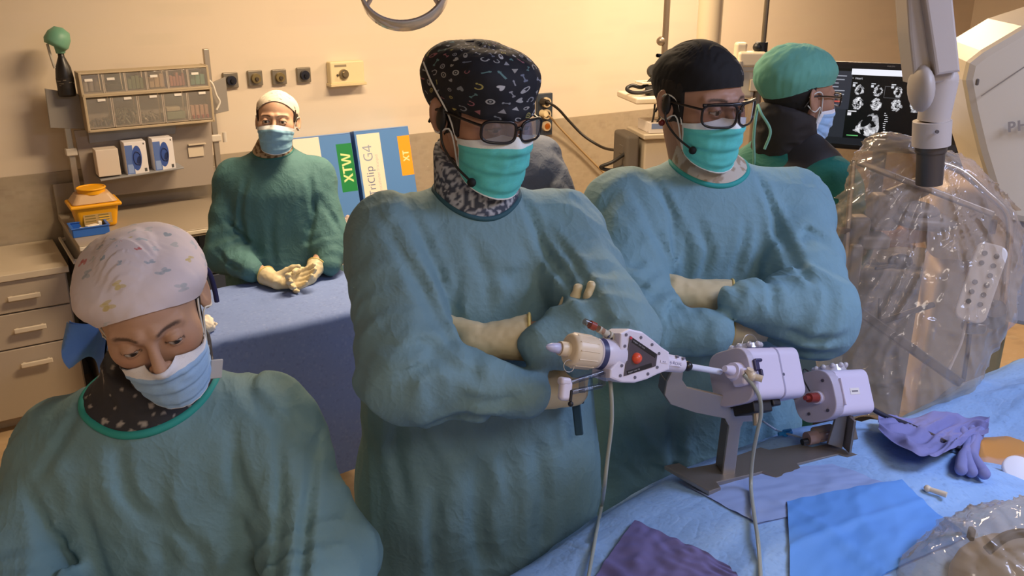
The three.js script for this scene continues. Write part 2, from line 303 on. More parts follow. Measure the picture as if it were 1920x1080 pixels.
function makePerson(o) {
  const base = o.base, P = (v) => v.clone().sub(base), g = thing('person', o.label, 'person', base);
  const F = V(Math.sin(o.yaw), 0, Math.cos(o.yaw)), L = V(Math.cos(o.yaw), 0, -Math.sin(o.yaw)), U = V(0, 1, 0), C = P(o.neck), t = o.torso;
  const off = (p, l, u, f) => p.clone().addScaledVector(L, l).addScaledVector(U, u).addScaledVector(F, f);
  const hip = P(o.hip ?? V(o.neck.x, 0, o.neck.z)).setY(t.hipY), hemC = P(V(base.x, 0, base.z)).setY(t.hem), tb = [];
  for (const s of [-1, -0.33, 0.33, 1]) {
    const r = t.r * (Math.abs(s) === 1 ? 0.92 : 1);
    tb.push(bone(off(C, s * t.w, -0.15, 0.015), off(hip, s * t.w * 0.95, 0, t.belly ?? 0.01), r, t.hipR));
    if (!t.noSkirt) tb.push(bone(off(hip, s * t.w * 0.95, 0, t.belly ?? 0.01), off(hemC, s * t.hemW, 0, 0.01), t.hipR, t.hemR));
  }
  tb.push(bone(off(C, 0, -0.04, -0.005), off(C, 0, 0.012, -0.012), 0.075, 0.056));
  const arms = o.arms.map((a) => ({ ...a, sh: P(a.sh), el: P(a.el), wr: P(a.wr), hand: a.hand && { ...a.hand, w: P(a.hand.w) } }));
  for (const a of arms) tb.push(bone(a.sh, off(C, 0, -0.075, 0), a.r[0] * 0.93, 0.085));
  const ab = arms.map((a) => [bone(a.sh, a.el, a.r[0], a.r[1]), bone(a.el, a.wr, a.r[1], a.r[2])]);
  const AL = arms.map((a) => [a.sh.distanceTo(a.el), a.el.distanceTo(a.wr)]);
  const grooves = (o.grooves ?? []).map((q) => ({ w: Math.max((q.w ?? 0.012) * 0.85, 0.009), d: Math.min(q.d ?? 0.012, 0.011), front: q.front ?? -0.03, pts: q.pts.map(([x, y]) => { const p = P(at(x, y, q.fwd)).sub(C); return [p.dot(L), p.y]; }) }));
  const tk0 = o.fold ?? 1, sd = o.seed ?? 0;
  const raw = (x, y, z) => {
    let d = bonesD(tb, 0.07, x, y, z);
    for (let i = 0; i < ab.length; i++) {
      const d0 = boneD(ab[i][0], x, y, z), h0 = lastH, d1 = boneD(ab[i][1], x, y, z), h1 = lastH, dd = smin(d0, d1, 0.05);
      const s = h0 * AL[i][0] + h1 * AL[i][1], w = clamp(1 - (dd - Math.min(d, dd)) / 0.04) * clamp(1 - Math.abs(dd) / 0.08), near = Math.exp(-(((s - AL[i][0]) / 0.13) ** 2)) + 0.35;
      const fo = w > 0 ? w * near * 0.008 * tk0 * (0.35 - Math.abs(Math.sin(s * 42 + 3.2 * noise(x * 6 + sd, y * 6, z * 6)))) * (0.6 + 0.8 * noise(x * 8, y * 8 + sd, z * 8)) : 0;
      d = smin(d, dd, o.armBlend ?? 0.018) - fo;
    }
    return d;
  };
  const gd = (x, y, z) => {
    let d = raw(x, y, z);
    if (Math.abs(d) > 0.09) return d;
    const calm = sstep(0.09, 0.22, Math.hypot(x - C.x, (y - C.y + 0.02) * 1.1, z - C.z)), tk = tk0 * (0.12 + 0.88 * calm);
    const n1 = noise(x * 4.5 + sd, y * 2.6, z * 4.5), n2 = 1 - 2 * Math.abs(noise(x * 8 + n1 * 1.5, y * 4.4 + sd, z * 8)), n3 = 1 - 2 * Math.abs(noise(x * 19, y * 11 + n1 * 3, z * 19 + sd)), n4 = noise(x * 10, y * 1.1 + sd, z * 10);
    d -= tk * (0.007 * n1 + 0.0075 * n2 + 0.0035 * n3 + 0.013 * n4 * sstep(C.y - 0.35, C.y - 0.75, y));
    const l = (x - C.x) * L.x + (z - C.z) * L.z, f = (x - C.x) * F.x + (z - C.z) * F.z, yy = y - C.y;
    for (const q of grooves) if (f > q.front) {
      let m = 1, tt = 0; for (let i = 0; i < q.pts.length - 1; i++) { const [ax, ay] = q.pts[i], [bx, by] = q.pts[i + 1], ex = bx - ax, ey = by - ay, h = clamp(((l - ax) * ex + (yy - ay) * ey) / (ex * ex + ey * ey)); const dd = Math.hypot(l - ax - ex * h, yy - ay - ey * h); if (dd < m) { m = dd; tt = (i + h) / (q.pts.length - 1); } }
      const k = m / q.w; if (k < 4) d += q.d * Math.pow(Math.sin(Math.PI * clamp(tt, 0.002, 0.998)), 0.7) * (Math.exp(-k * k) - 0.5 * Math.exp(-((k - 1.7) ** 2)));
    }
    if (!t.noSkirt) d = Math.max(d, hemC.y - y);
    else d = Math.max(d, hip.y - 0.12 - y);
    return d;
  };
  const [lo, hi] = boundsOf([...tb, ...ab.flat()], 0.03);
  lo.y = Math.max(lo.y, (t.noSkirt ? hip.y - 0.13 : hemC.y) - 0.02);
  const gc = lin(o.gownC);
  part(g, o.gownName ?? 'surgical_gown', sdfMesh(gd, lo, hi, o.cell ?? 0.009, o.gownColour ? (x, y, z) => o.gownColour(P, x, y, z, C, L, F) : (x, y, z) => { const n = 1 + 0.07 * noise(x * 9, y * 9, z * 9); return gc.map((v) => v * n); }, 2.6), gownMat);
  // head
  const M = new THREE.Matrix4().compose(P(o.head.c), new THREE.Quaternion().setFromEuler(new THREE.Euler(R(o.head.pitch), R(o.head.yaw), R(o.head.roll ?? 0), 'YXZ')), V(1, 1, 1).multiplyScalar(o.head.s ?? 1));
  const hp = (x, y, z) => V(x, y, z).applyMatrix4(M);
  const skin = o.head.skin, neckTop = hp(0, -0.055, -0.03);
  // the body under the clothes, one continuous figure
  const legs = [], foot = [];
  for (const s of [-1, 1]) { const h = off(hip, s * 0.09, -0.02, 0), k = off(hemC, s * 0.1, 0, 0.03).setY(0.5), a = off(hemC, s * 0.11, 0, 0).setY(0.09); legs.push([bone(h, k, 0.085, 0.06), bone(k, a, 0.056, 0.04)]); foot.push(a); }
  const bb = [bone(neckTop, off(C, 0, -0.03, -0.005), 0.054, 0.062), ...[-1, 1].map((s) => bone(off(C, s * t.w * 0.8, -0.16, 0), off(hip, s * 0.07, 0, 0), t.r * 0.78, t.hipR * 0.78)), ...legs.flat().map((b) => { const c = b.slice(); c[6] *= 0.85; c[7] *= 0.85; return c; })];
  for (const a of arms) bb.push(bone(a.sh, off(C, 0, -0.09, 0), a.r[0] * 0.5, 0.07), bone(a.sh, a.el, 0.04, 0.034), bone(a.el, a.hand ? a.hand.w : a.wr, 0.035, 0.024));
  for (const a of foot) bb.push(bone(a, off(a, 0, -0.055, 0.15), 0.03, 0.022));
  const [bl, bh] = boundsOf(bb, 0.02);
  const sk = () => skin;
  const list = [sdfMesh((x, y, z) => bonesD(bb, 0.03, x, y, z), bl, bh, 0.0135, sk), ...headGeometry({ ...o.head, skin }).map((q) => q.applyMatrix4(M))];
  for (const a of arms) if (a.hand) { const hb = handBones(a.hand, 0.82), [l2, h2] = boundsOf(hb, 0.012); list.push(sdfMesh((x, y, z) => bonesD(hb, 0.006, x, y, z), l2, h2, 0.0045, sk)); }
  part(g, 'body', list, vcol(0.55));
  part(g, 'trousers', sdfMesh((x, y, z) => Math.max(smin(bonesD(legs[0], 0.03, x, y, z), bonesD(legs[1], 0.03, x, y, z), 0.02) - 0.01 + 0.006 * noise(x * 12, y * 7, z * 12), 0.07 - y), ...boundsOf(legs.flat(), 0.03), 0.016), mat(o.trouserC ?? 0x2f6a62, 0.85));
  for (const a of foot) { const sb = [bone(off(a, 0, -0.04, -0.04), off(a, 0, -0.05, 0.15), 0.042, 0.036), bone(off(a, 0, -0.02, -0.02), off(a, 0, -0.04, 0.05), 0.05, 0.04)]; const [l2, h2] = boundsOf(sb, 0.01); part(g, 'shoe', sdfMesh((x, y, z) => Math.max(bonesD(sb, 0.03, x, y, z), 0.002 - y), l2, h2, 0.009), mat(0xd8d8d4, 0.6)); }
  // gloves with long cuffs
  for (const a of arms) if (a.hand && !o.bare) {
    const hb = handBones(a.hand), back = a.el.clone().sub(a.hand.w).normalize(), ce = a.hand.w.clone().addScaledVector(back, a.cuff ?? 0.075), gr = a.cuffR ?? 0.037;
    hb.push(bone(a.hand.w.clone().addScaledVector(back, -0.012), ce, 0.026, gr));
    const [l2, h2] = boundsOf(hb, 0.012);
    const gl = part(g, 'glove', sdfMesh((x, y, z) => Math.max(bonesD(hb, 0.008, x, y, z) - 0.0012 * (1 - 2 * Math.abs(noise(x * 38, y * 38, z * 38 + sd))) - 0.0012 * noise(x * 90, y * 90, z * 90), (x - ce.x) * back.x + (y - ce.y) * back.y + (z - ce.z) * back.z), l2, h2, a.hcell ?? 0.0036), mat(o.gloveC ?? 0xd8c9a2, 0.5, { sheen: 0.2 }));
    const rim = new THREE.TorusGeometry(gr + 0.0005, 0.0028, 8, 36); rim.applyQuaternion(new THREE.Quaternion().setFromUnitVectors(V(0, 0, 1), back)).translate(ce.x, ce.y, ce.z);
    part(gl, 'cuff_rim', rim, mat(0xd9c072, 0.5));
  }
  // neckline and scarf
  if (o.neckline) {
    const q = o.neckline, p0 = off(C, q.l ?? 0, 0, q.f ?? 0.02), pts = [];
    for (let i = 0; i < 64; i++) { const an = i / 64 * 2 * Math.PI, p = p0.clone().addScaledVector(L, q.rx * Math.cos(an)).addScaledVector(F, q.rz * Math.sin(an)); p.y = C.y + 0.16; while (p.y > C.y - 0.2 && gd(p.x, p.y, p.z) > 0) p.y -= 0.0015; pts.push(p); }
    for (let k = 0; k < 9; k++) pts.forEach((p, i) => { p.y = (pts[(i + 63) % 64].y + 2 * p.y + pts[(i + 1) % 64].y) / 4; });
    if (q.trimC) { const tr = tube(pts, q.trimR ?? 0.007, true, 140, 8); part(g.getObjectByName(o.gownName ?? 'surgical_gown'), 'neckline_trim', tr, mat(q.trimC, 0.75)); }
    if (q.scarf) {
      const nb = bone(neckTop.clone().lerp(C, 0.1), off(C, 0, -0.06, 0), q.scarfR ?? 0.072, (q.scarfR ?? 0.072) + 0.018);
      const top = q.scarfTop ?? 0.07;
      const f = (x, y, z) => { const w = 0.005 * (1 - 2 * Math.abs(noise(x * 17, y * 34, z * 17 + sd))) + 0.003 * noise(x * 40, y * 40, z * 40); const bd = boneD(nb, x, y, z) - w; let d = q.neckOnly ? bd : smin(bd, gd(x, y, z) - 0.004, 0.02); const el = ((x - p0.x) * L.x + (z - p0.z) * L.z) / q.rx, ef = ((x - p0.x) * F.x + (z - p0.z) * F.z) / q.rz; d = Math.max(d, (Math.hypot(el, ef) - 1) * Math.min(q.rx, q.rz)); d = Math.max(d, (y - C.y - top) * 0.94 + ((x - C.x) * F.x + (z - C.z) * F.z) * 0.35); return d; };
      part(g, q.scarfName ?? 'thyroid_collar', sdfMesh(f, off(C, 0, 0, 0).addScalar(-0.2), off(C, 0, 0, 0).addScalar(0.2), q.scarfCell ?? 0.005, (x, y, z) => q.scarf(x, y, z)), vcol(0.8));
    }
  }
  const H = (name, geo, m, parent = g) => part(parent, name, (Array.isArray(geo) ? merge(geo) : geo).applyMatrix4(M), m);
  if (o.hair) H('hair', sdfMesh((x, y, z) => Math.max(headD(x, y, z, o.head, false) - 0.005 - 0.0015 * noise(x * 120, y * 60, z * 120), o.hair(x, y, z)), V(-0.1, -0.135, -0.125), V(0.1, 0.13, 0.13), 0.004), mat(o.hairC ?? 0x17110d, 0.75));
  if (o.cap) { const c = H('surgical_cap', capGeometry(o.cap), o.cap.mat); if (o.cap.tie) part(c, 'cap_tie', o.cap.tie.map((pts) => tube(pts.map((p) => hp(...p)), o.cap.tieR ?? 0.004, false, 0, 6)), mat(o.cap.tieC, 0.8)); }
  if (o.mask) {
    const m = maskGeometry(o.mask), mp = H('face_mask', m.geo, o.mask.mat);
    for (const s of [-1, 1]) for (const [v, y] of [[0.06, 0.02], [0.94, -0.032]]) {
      const c = m.corner(s, v), pts = o.mask.tied && v < 0.5 ? [c, V(s * 0.078, 0.005, 0.012), V(s * 0.09, 0.05, -0.03), V(s * 0.085, 0.075, -0.07)] : [c, V(s * (0.076), y * 0.6, 0.015), V(s * 0.085, y, -0.008), V(s * 0.082, -0.004 + y * 0.4, -0.032)];
      part(mp, 'ear_loop', tube(pts.map((p) => p.applyMatrix4(M)), 0.0017, false, 20, 6), mat(0xd9d9d2, 0.8));
    }
  }
  if (o.glasses) o.glasses(g, H, hp, M);
  if (o.extra) o.extra(g, H, hp, M, off, C, gd);
  return g;
}
// spectacles: two rims, a bridge, temples and lenses
function spectacles(q) {
  return (g, H) => {
    const rim = (s) => { const pts = []; const w = q.w / 2, h = q.h / 2; for (let i = 0; i < 28; i++) { const a = i / 28 * 2 * Math.PI, c = Math.cos(a), n = Math.sin(a), x = Math.sign(c) * Math.pow(Math.abs(c), 0.55) * w, y = Math.sign(n) * Math.pow(Math.abs(n), 0.6) * h; pts.push(q.place(s * (q.cx + x), q.cy + y + (q.droop ?? 0) * x)); } return pts; };
    const fr = [];
    for (const s of [-1, 1]) {
      fr.push(tube(rim(s), q.t, true, 80, 8));
      const ox = q.cx + q.w / 2, p = q.place(s * ox, q.cy + q.h * 0.25);
      const temple = [p, V(s * (ox + 0.004), q.cy + q.h * 0.25, p.z - 0.012), V(s * 0.081, q.cy + 0.01, 0.02), V(s * 0.083, q.cy + 0.006, -0.02), V(s * 0.081, q.cy - 0.022, -0.042)];
      fr.push(tube(temple, q.t * 0.95, false, 40, 8)); 
    }
    fr.push(tube([q.place(-(q.cx - q.w / 2), q.cy + q.h * 0.12), q.place(0, q.cy + q.h * 0.2).add(V(0, 0, 0.002)), q.place(q.cx - q.w / 2, q.cy + q.h * 0.12)], q.t * 1.2, false, 16, 8));
    if (q.top) fr.push(tube([q.place(-(q.cx + q.w / 2), q.cy + q.h * 0.42), q.place(0, q.cy + q.h * 0.5), q.place(q.cx + q.w / 2, q.cy + q.h * 0.42)], q.t * 1.4, false, 24, 8));
    const f = H('glasses', fr, mat(q.c ?? 0x141214, 0.3));
    for (const s of [-1, 1]) H('lens', sheet(10, 8, (u, v) => { const a = (u * 2 - 1) * q.w * 0.48, b = (v * 2 - 1) * q.h * 0.46 * (1 - 0.12 * (u * 2 - 1) ** 2); return q.place(s * (q.cx + a), q.cy + b + (q.droop ?? 0) * a); }), q.lens, f);
  };
}
// ---------------------------------------------------------------- the room
const rbox = (a0, a1, y0, y1, b0, b1, r = 0) => { const g = r ? box(a1 - a0, y1 - y0, b1 - b0, 0, 0, 0, r) : new THREE.BoxGeometry(a1 - a0, y1 - y0, b1 - b0); g.rotateY(TURN); const c = W((a0 + a1) / 2, (y0 + y1) / 2, (b0 + b1) / 2); return g.translate(c.x, c.y, c.z); };
const A0 = -1.6, A1 = 8.05, B1 = 2.0;
const speck = (base, amp, n) => canvasTex(256, 256, (x, w, h) => { x.fillStyle = base; x.fillRect(0, 0, w, h); for (let i = 0; i < n; i++) { x.globalAlpha = amp * rnd(); x.fillStyle = i % 2 ? '#fff' : '#000'; const s = rnd(1, 12); x.fillRect(rnd(0, w), rnd(0, h), s, s * rnd(0.4, 1)); } });
const floorM = texMat(speck('#b59a78', 0.05, 2600), 0.45); floorM.map.repeat.set(6, 4);
const wallM = texMat(speck('#dccdb8', 0.015, 1500), 0.75), dadoM = texMat(speck('#a99b86', 0.03, 2500), 0.5), ceilM = mat(0x9c958b, 0.9);
struct('floor', rbox(A0 - 0.1, A1 + 0.1, -0.1, 0, WALLB - 0.1, B1 + 0.1), floorM);
struct('ceiling', rbox(A0 - 0.1, A1 + 0.1, CEIL, CEIL + 0.1, WALLB - 0.1, B1 + 0.1), ceilM);
const wallBack = struct('wall_back', rbox(A0 - 0.1, A1 + 0.1, 0, CEIL, WALLB - 0.1, WALLB), wallM);
struct('wall_left', rbox(A0 - 0.1, A0, 0, CEIL, WALLB, B1), wallM);
struct('wall_right', rbox(A1, A1 + 0.1, 0, CEIL, WALLB, B1), wallM);
struct('wall_front', rbox(A0, A1, 0, CEIL, B1, B1 + 0.1), wallM);
for (let i = 0; i < 8; i++) struct('panel', rbox(A0 + i * 1.2 + 0.002, Math.min(A0 + (i + 1) * 1.2 - 0.002, A1), 0.1, 1.07, WALLB, WALLB + 0.006, 0.002), dadoM, wallBack);
struct('baseboard_back', rbox(A0, A1, 0, 0.1, WALLB, WALLB + 0.012), mat(0x6f665c, 0.6));
LAMPS.forEach(([a, b, w, d, c, s, label], i) => {
  const p = W(a, CEIL, b), t = thing('unseen_ceiling_lamp', label, 'lamp', p, TURN);  // ceiling panels out of view, each placed for what it lights
  part(t, 'frame', [box(w + 0.06, 0.03, 0.03, 0, -0.012, d / 2 + 0.015), box(w + 0.06, 0.03, 0.03, 0, -0.012, -d / 2 - 0.015), box(0.03, 0.03, d, w / 2 + 0.015, -0.012, 0), box(0.03, 0.03, d, -w / 2 - 0.015, -0.012, 0)], mat(0xe8e8e8, 0.5));
  part(t, 'diffuser', flatBox(w, 0.01, d, 0, -0.008, 0), mat(0xffffff, 0.6, { emissive: c, emissiveIntensity: 1.2 }));
  const l = new THREE.RectAreaLight(c, s, w, d); l.position.set(0, -0.02, 0); l.rotation.x = -Math.PI / 2; t.add(l);
});
// things on the wall: a group whose x runs along the wall and z into the room
const wallThing = (name, label, cat, px, py, off, group) => thing(name, label, cat, onWall(px, py, off), TURN, group);
const wl = (o, px, py, off = 0) => { const p = onWall(px, py, off).sub(o.position); return V(p.dot(AX), p.y, p.dot(NX)); };

// left drawer cabinet
{
  const c = thing('drawer_cabinet', 'beige drawer cabinet at the left edge, three wide drawers with pale bar handles', 'cabinet', W(0, 0, -4.535), TURN);
  const bm = mat(0xb2a491, 0.55), x0 = -0.42, x1 = 0.40, cx = (x0 + x1) / 2, w = x1 - x0;
  part(c, 'carcass', [box(w, 0.66, 0.46, cx, 0.39, -0.01), flatBox(w - 0.04, 0.06, 0.4, cx, 0.03, -0.03)], bm);
  part(c, 'top', box(w + 0.02, 0.03, 0.5, cx, 0.73, 0.005), mat(0xcdbfa8, 0.5));
  for (const [y0, y1] of [[0.567, 0.712], [0.4, 0.561], [0.065, 0.394]]) {
    const d = part(c, 'drawer', box(w - 0.012, y1 - y0, 0.02, cx, (y0 + y1) / 2, 0.232, 0.004), bm);
    part(d, 'handle', [box(0.13, 0.022, 0.012, 0.215, y1 - 0.075, 0.262, 0.004), box(0.012, 0.014, 0.03, 0.165, y1 - 0.075, 0.247), box(0.012, 0.014, 0.03, 0.265, y1 - 0.075, 0.247)], mat(0xd8cbb4, 0.4));
  }
}
// wall counter with blue drawers
{
  const c = thing('counter_cabinet', 'long grey worktop on blue drawer units under the wall organizer', 'cabinet', W(0.96, 0, -4.465), TURN);
  const x0 = -0.51, x1 = 0.51, blue = mat(0x3a4358, 0.5);
  part(c, 'carcass', [box(x1 - x0 - 0.02, 0.73, 0.58, 0, 0.465, -0.02), flatBox(0.95, 0.1, 0.5, 0, 0.05, -0.05)], mat(0x8e8a86, 0.5));
  part(c, 'worktop', box(x1 - x0, 0.035, 0.66, 0, 0.85, 0.005), mat(0xa09484, 0.35));
  part(c, 'edge_strip', box(x1 - x0, 0.018, 0.006, 0, 0.853, 0.337), mat(0xd8cfbf, 0.4));
  part(c, 'backsplash', box(x1 - x0, 0.15, 0.02, 0, 0.94, -0.31), mat(0x9a8f80, 0.4));
  part(c, 'side_rail', [box(0.012, 0.014, 0.45, x0 - 0.022, 0.78, 0.05), box(0.025, 0.014, 0.014, x0 - 0.01, 0.78, 0.25), box(0.025, 0.014, 0.014, x0 - 0.01, 0.78, -0.15)], mat(0xc9c2b6, 0.4));
  for (let k = 0; k < 2; k++) for (const [y0, y1] of [[0.735, 0.825], [0.625, 0.73], [0.51, 0.62], [0.11, 0.505]]) {
    const cx = x0 + 0.26 + k * 0.5, d = part(c, 'drawer', box(0.49, y1 - y0 - 0.004, 0.02, cx, (y0 + y1) / 2, 0.277, 0.003), blue);
    part(d, 'handle', [box(0.2, 0.012, 0.012, cx, y1 - 0.03, 0.306), box(0.01, 0.01, 0.03, cx - 0.06, y1 - 0.03, 0.294), box(0.01, 0.01, 0.03, cx + 0.06, y1 - 0.03, 0.294)], mat(0xd5cdbd, 0.3, { metalness: 0.6 }));
  }
}
// organizer with tilt bins on two posts
const rack = wallThing('bin_organizer', 'grey wall organizer of clear tilt bins in two rows on steel posts', 'organizer', 270, 200, 0.17);
{
  const L = (px, py, off = 0.17) => wl(rack, px, py, off), post = mat(0xb7ada0, 0.35, { metalness: 0.6 }), yT = 0.885 - rack.position.y;
  const x0 = L(128, 243).x, x1 = L(404, 235).x, wood = mat(0xb5a488, 0.5);
  for (const [x, top] of [[x0, L(128, 200).y], [x1, L(391, 92).y]]) part(rack, 'post', [box(0.028, top - yT, 0.028, x, (top + yT) / 2, -0.03, 0.004), box(0.07, 0.012, 0.07, x, yT + 0.006, -0.03)], post);
  for (const px of [[x0, L(128, 287).y], [x1, L(404, 260).y]]) part(rack, 'clamp', [box(0.05, 0.035, 0.05, px[0], px[1], -0.03, 0.006), cyl(0.011, 0.011, 0.05, px[0] + 0.045, px[1], -0.02)], mat(0xd0c8bb, 0.4));
  const side = mat(0x8f8a84, 0.5);
  const poly = (pts, z0, d) => mv(extr(pts.map(([x, y]) => { const p = L(x, y); return [p.x, p.y]; }), d, 0.002), 0, 0, z0);
  part(rack, 'side_panel', poly([[86, 168], [148, 178], [160, 242], [96, 240]], -0.03, 0.014), side);
  part(rack, 'side_panel', poly([[392, 160], [424, 146], [430, 208], [404, 214]], -0.03, 0.014), side);
  part(rack, 'lever', tube([L(388, 148), L(396, 156), L(404, 178), L(410, 190), L(404, 205)].map((p) => p.setZ(0.02)), 0.005), mat(0xd9d4cb, 0.4));
  part(rack, 'back_panel', poly([[140, 246], [396, 228], [402, 345], [165, 372]], -0.02, 0.012), mat(0xa0958a, 0.4));
  // rows of bins
  const rows = [[[143, 136], [379, 122], [150, 176], [384, 160], 6, ['#9a958f', '#2c2624', '#7d8f74', '#cdb59c', '#c58f80', '#6fa39a']], [[152, 179], [386, 163], [162, 242], [392, 222], 5, null]];
  for (const [tl, tr, bl, br, n] of rows) {
    const p = [tl, tr, bl, br].map(([x, y]) => L(x, y)), q = (u, v) => p[0].clone().lerp(p[1], u).lerp(p[2].clone().lerp(p[3], u), v);
    const bar = (u0, v0, u1, v1, t = 0.012) => { const a = q(u0, v0), b = q(u1, v1), d = b.clone().sub(a), g = box(d.length() + t, t, 0.11, 0, 0, 0, 0.003); g.rotateZ(Math.atan2(d.y, d.x)); const m = a.add(b).multiplyScalar(0.5); return g.translate(m.x, m.y, 0.03); };
    part(rack, 'bin_frame', [bar(0, 0, 1, 0, n === 6 ? 0.008 : 0.006), bar(0, 1, 1, 1), bar(0, 0, 0, 1), bar(1, 0, 1, 1)], wood);
    for (let i = 0; i < n; i++) {
      const a = q((i + 0.03) / n, 0.07), b = q((i + 0.97) / n, 0.07), c = q((i + 0.97) / n, 0.93), d = q((i + 0.03) / n, 0.93), inn = (z, t) => mv(extr([a, b, c, d].map((w) => [w.x, w.y]), t, 0.0005), 0, 0, z);
      const bin = part(rack, 'bin', [inn(-0.022, 0.004), mv(rod(a.clone(), d.clone(), 0.003), 0, 0, 0.08), mv(rod(b.clone(), c.clone(), 0.003), 0, 0, 0.08), (() => { const w = d.distanceTo(c), g = flatBox(w, 0.004, 0.1); const m = c.clone().add(d).multiplyScalar(0.5); g.rotateZ(Math.atan2(c.y - d.y, c.x - d.x)); return g.translate(m.x, m.y, 0.03); })()], mat(0xc4bab0, 0.4));
      part(bin, 'clear_front', inn(0.082, 0.002), clear(0xf0ece6, 0.06, { transmission: 0.86 }));
      if (!(n === 6 && [2, 4].includes(i))) { const m = q((i + (n === 6 ? 0.35 : 0.62)) / n, n === 6 ? 0.3 : 0.11), g = box(0.034, 0.012, 0.002); part(bin, 'label_strip', g.rotateZ(Math.atan2(c.y - d.y, c.x - d.x)).translate(m.x, m.y, 0.086), mat(0xe9e4dc, 0.6)); }
      // what lies in the bin stands free of the rack
      const m = d.clone().lerp(c, 0.5), pos = (x, y, z) => m.clone().add(V(x, y, z)), w = d.distanceTo(c), h = a.distanceTo(d);
      const put = (name, label, cat, geo, mm, kind, group) => { const o = part(scene, name, Array.isArray(geo) ? merge(geo) : geo, mm); o.position.copy(rack.position); o.rotation.y = TURN; return tag(o, label, cat, group, kind); };
      const slope = Math.atan2(c.y - d.y, c.x - d.x), B = (bw, bh, bd, x, y, z = 0.03) => { const p2 = pos(x, y, 0); return box(bw, bh, bd, 0, 0, 0, 0.004).rotateZ(slope).translate(p2.x, p2.y, z); };
      if (n === 6) {
        const spec = [['roll_pack', 'rolled grey white pack in the first bin of the top row', 0xbdb7b0, 3], ['dark_pack', 'dark instrument pack in the second bin of the top row', 0x2a2523, 1], ['green_packet', 'pale green packet in the third bin of the top row', 0x86a083, 4], ['cream_packet', 'cream packet in the fourth bin of the top row', 0xd6bfa4, 3], ['pink_packet', 'pink striped packet in the fifth bin of the top row', 0xc98b80, 5], ['teal_packet', 'teal packet in the last bin of the top row', 0x6fb0a8, 3]][i];
        for (let k = 0; k < spec[3]; k++) {
          const bw = w * 0.8 / spec[3], bh = h * (spec[3] === 1 ? 0.35 : rnd(0.55, 0.78));
          const g = i === 0 ? cyl(bw * 0.45, bw * 0.45, bh, ...pos((k - 1) * bw, bh / 2 + 0.005, 0.03).toArray()) : B(bw * 0.92, bh, 0.05, (k - (spec[3] - 1) / 2) * bw, bh / 2 + 0.006, 0.04);
          put(spec[0], (spec[3] > 1 ? ['first ', 'second ', 'third ', 'fourth ', 'fifth '][k] : '') + spec[1], 'packet', g, mat(new THREE.Color(spec[2]).offsetHSL(0, 0, rnd(-0.05, 0.05)).getHex(), 0.5), null, spec[3] > 1 ? 'packs in bin ' + (i + 1) + ' of the top row' : null);
        }
      } else if (i < 3) {
        const gs = []; for (let k = 0; k < [22, 60, 34][i]; k++) { const g = cyl(0.005, 0.005, 0.032, 0, 0, 0, 8); g.rotateZ(rnd(0, 3)); g.rotateY(rnd(0, 3)); const yy = rnd(0.012, [0.025, h * 0.5, h * 0.28][i]), p2 = pos(rnd(-0.4, 0.4) * w, yy, 0); gs.push(g.translate(p2.x, p2.y, rnd(0, 0.062))); }
        put('ampoules', ['few small grey ampoules at the bottom of the first lower bin', 'heap of grey ampoules half filling the second lower bin', 'layer of pale ampoules in the third lower bin'][i], 'ampoules', gs, mat([0x77777a, 0x8d9188, 0xaaa49c][i], 0.3), 'stuff');
      } else if (i === 3) { put('gauze_pack', 'green white gauze pack lying in the fourth lower bin', 'packet', B(w * 0.8, 0.035, 0.06, 0, 0.028, 0.04), mat(0x8fa394, 0.6), null, 'packs in the fourth lower bin'); put('gauze_pack', 'white gauze pack on top in the fourth lower bin', 'packet', B(w * 0.6, 0.02, 0.05, -0.01, 0.058, 0.04), mat(0xd5cdbd, 0.6), null, 'packs in the fourth lower bin'); }
      else for (let k = 0; k < 4; k++) { const o = put('syringe_pack', ['first', 'second', 'third', 'fourth'][k] + ' pink and white syringe pack standing in the last lower bin', 'packet', B(w * 0.17, h * 0.5, 0.03, (k - 1.5) * w * 0.21, h * 0.26, 0.05), mat(0xd9b3a2, 0.5), null, 'syringe packs in the last lower bin'); part(o, 'cap', B(w * 0.1, h * 0.13, 0.02, (k - 1.5) * w * 0.21, h * 0.1, 0.068), mat(0xb4463f, 0.5)); }
    }
  }
  // shelf with glove boxes
  const lowShelf = [...[[165, 248], [330, 232]].map(([x, y]) => L(x, y)), ...[[184, 328], [330, 306]].map(([x, y]) => L(x, y))];
  part(rack, 'glove_shelf', [(() => { const a = lowShelf[2], b = lowShelf[3], g = box(a.distanceTo(b) + 0.02, 0.008, 0.13); g.rotateZ(Math.atan2(b.y - a.y, b.x - a.x)); return g.translate((a.x + b.x) / 2, (a.y + b.y) / 2 - 0.004, 0.055); })(), mv(extr(lowShelf.slice(0, 2).concat([L(327, 250), L(168, 268)]).map((p) => [p.x, p.y]), 0.006, 0.001), 0, 0, 0.0)], mat(0x8f9094, 0.4));
  const gb = [[170, 276, 221, 322, 0, 'plain white box at the left end of the glove shelf', 'box'], [222, 262, 273, 320, 1, 'glove box with dark blue oval, left of the two', 'glove box'], [274, 255, 322, 313, 1, 'glove box with dark blue oval, right of the two', 'glove box']];
  const gt = canvasTex(128, 144, (x, w, h) => { x.fillStyle = '#e8e4e6'; x.fillRect(0, 0, w, h); x.fillStyle = '#5a76b8'; x.fillRect(0, 10, 46, 130); x.fillStyle = '#8ea6d8'; x.fillRect(6, 96, 34, 40); x.fillStyle = '#3b57a4'; x.beginPath(); x.ellipse(66, 70, 30, 56, 0.12, 0, 7); x.fill(); x.fillStyle = '#22305f'; x.beginPath(); x.ellipse(78, 84, 14, 22, 0.2, 0, 7); x.fill(); x.fillStyle = '#555'; x.fillRect(104, 118, 16, 16); x.fillRect(112, 4, 8, 8); });
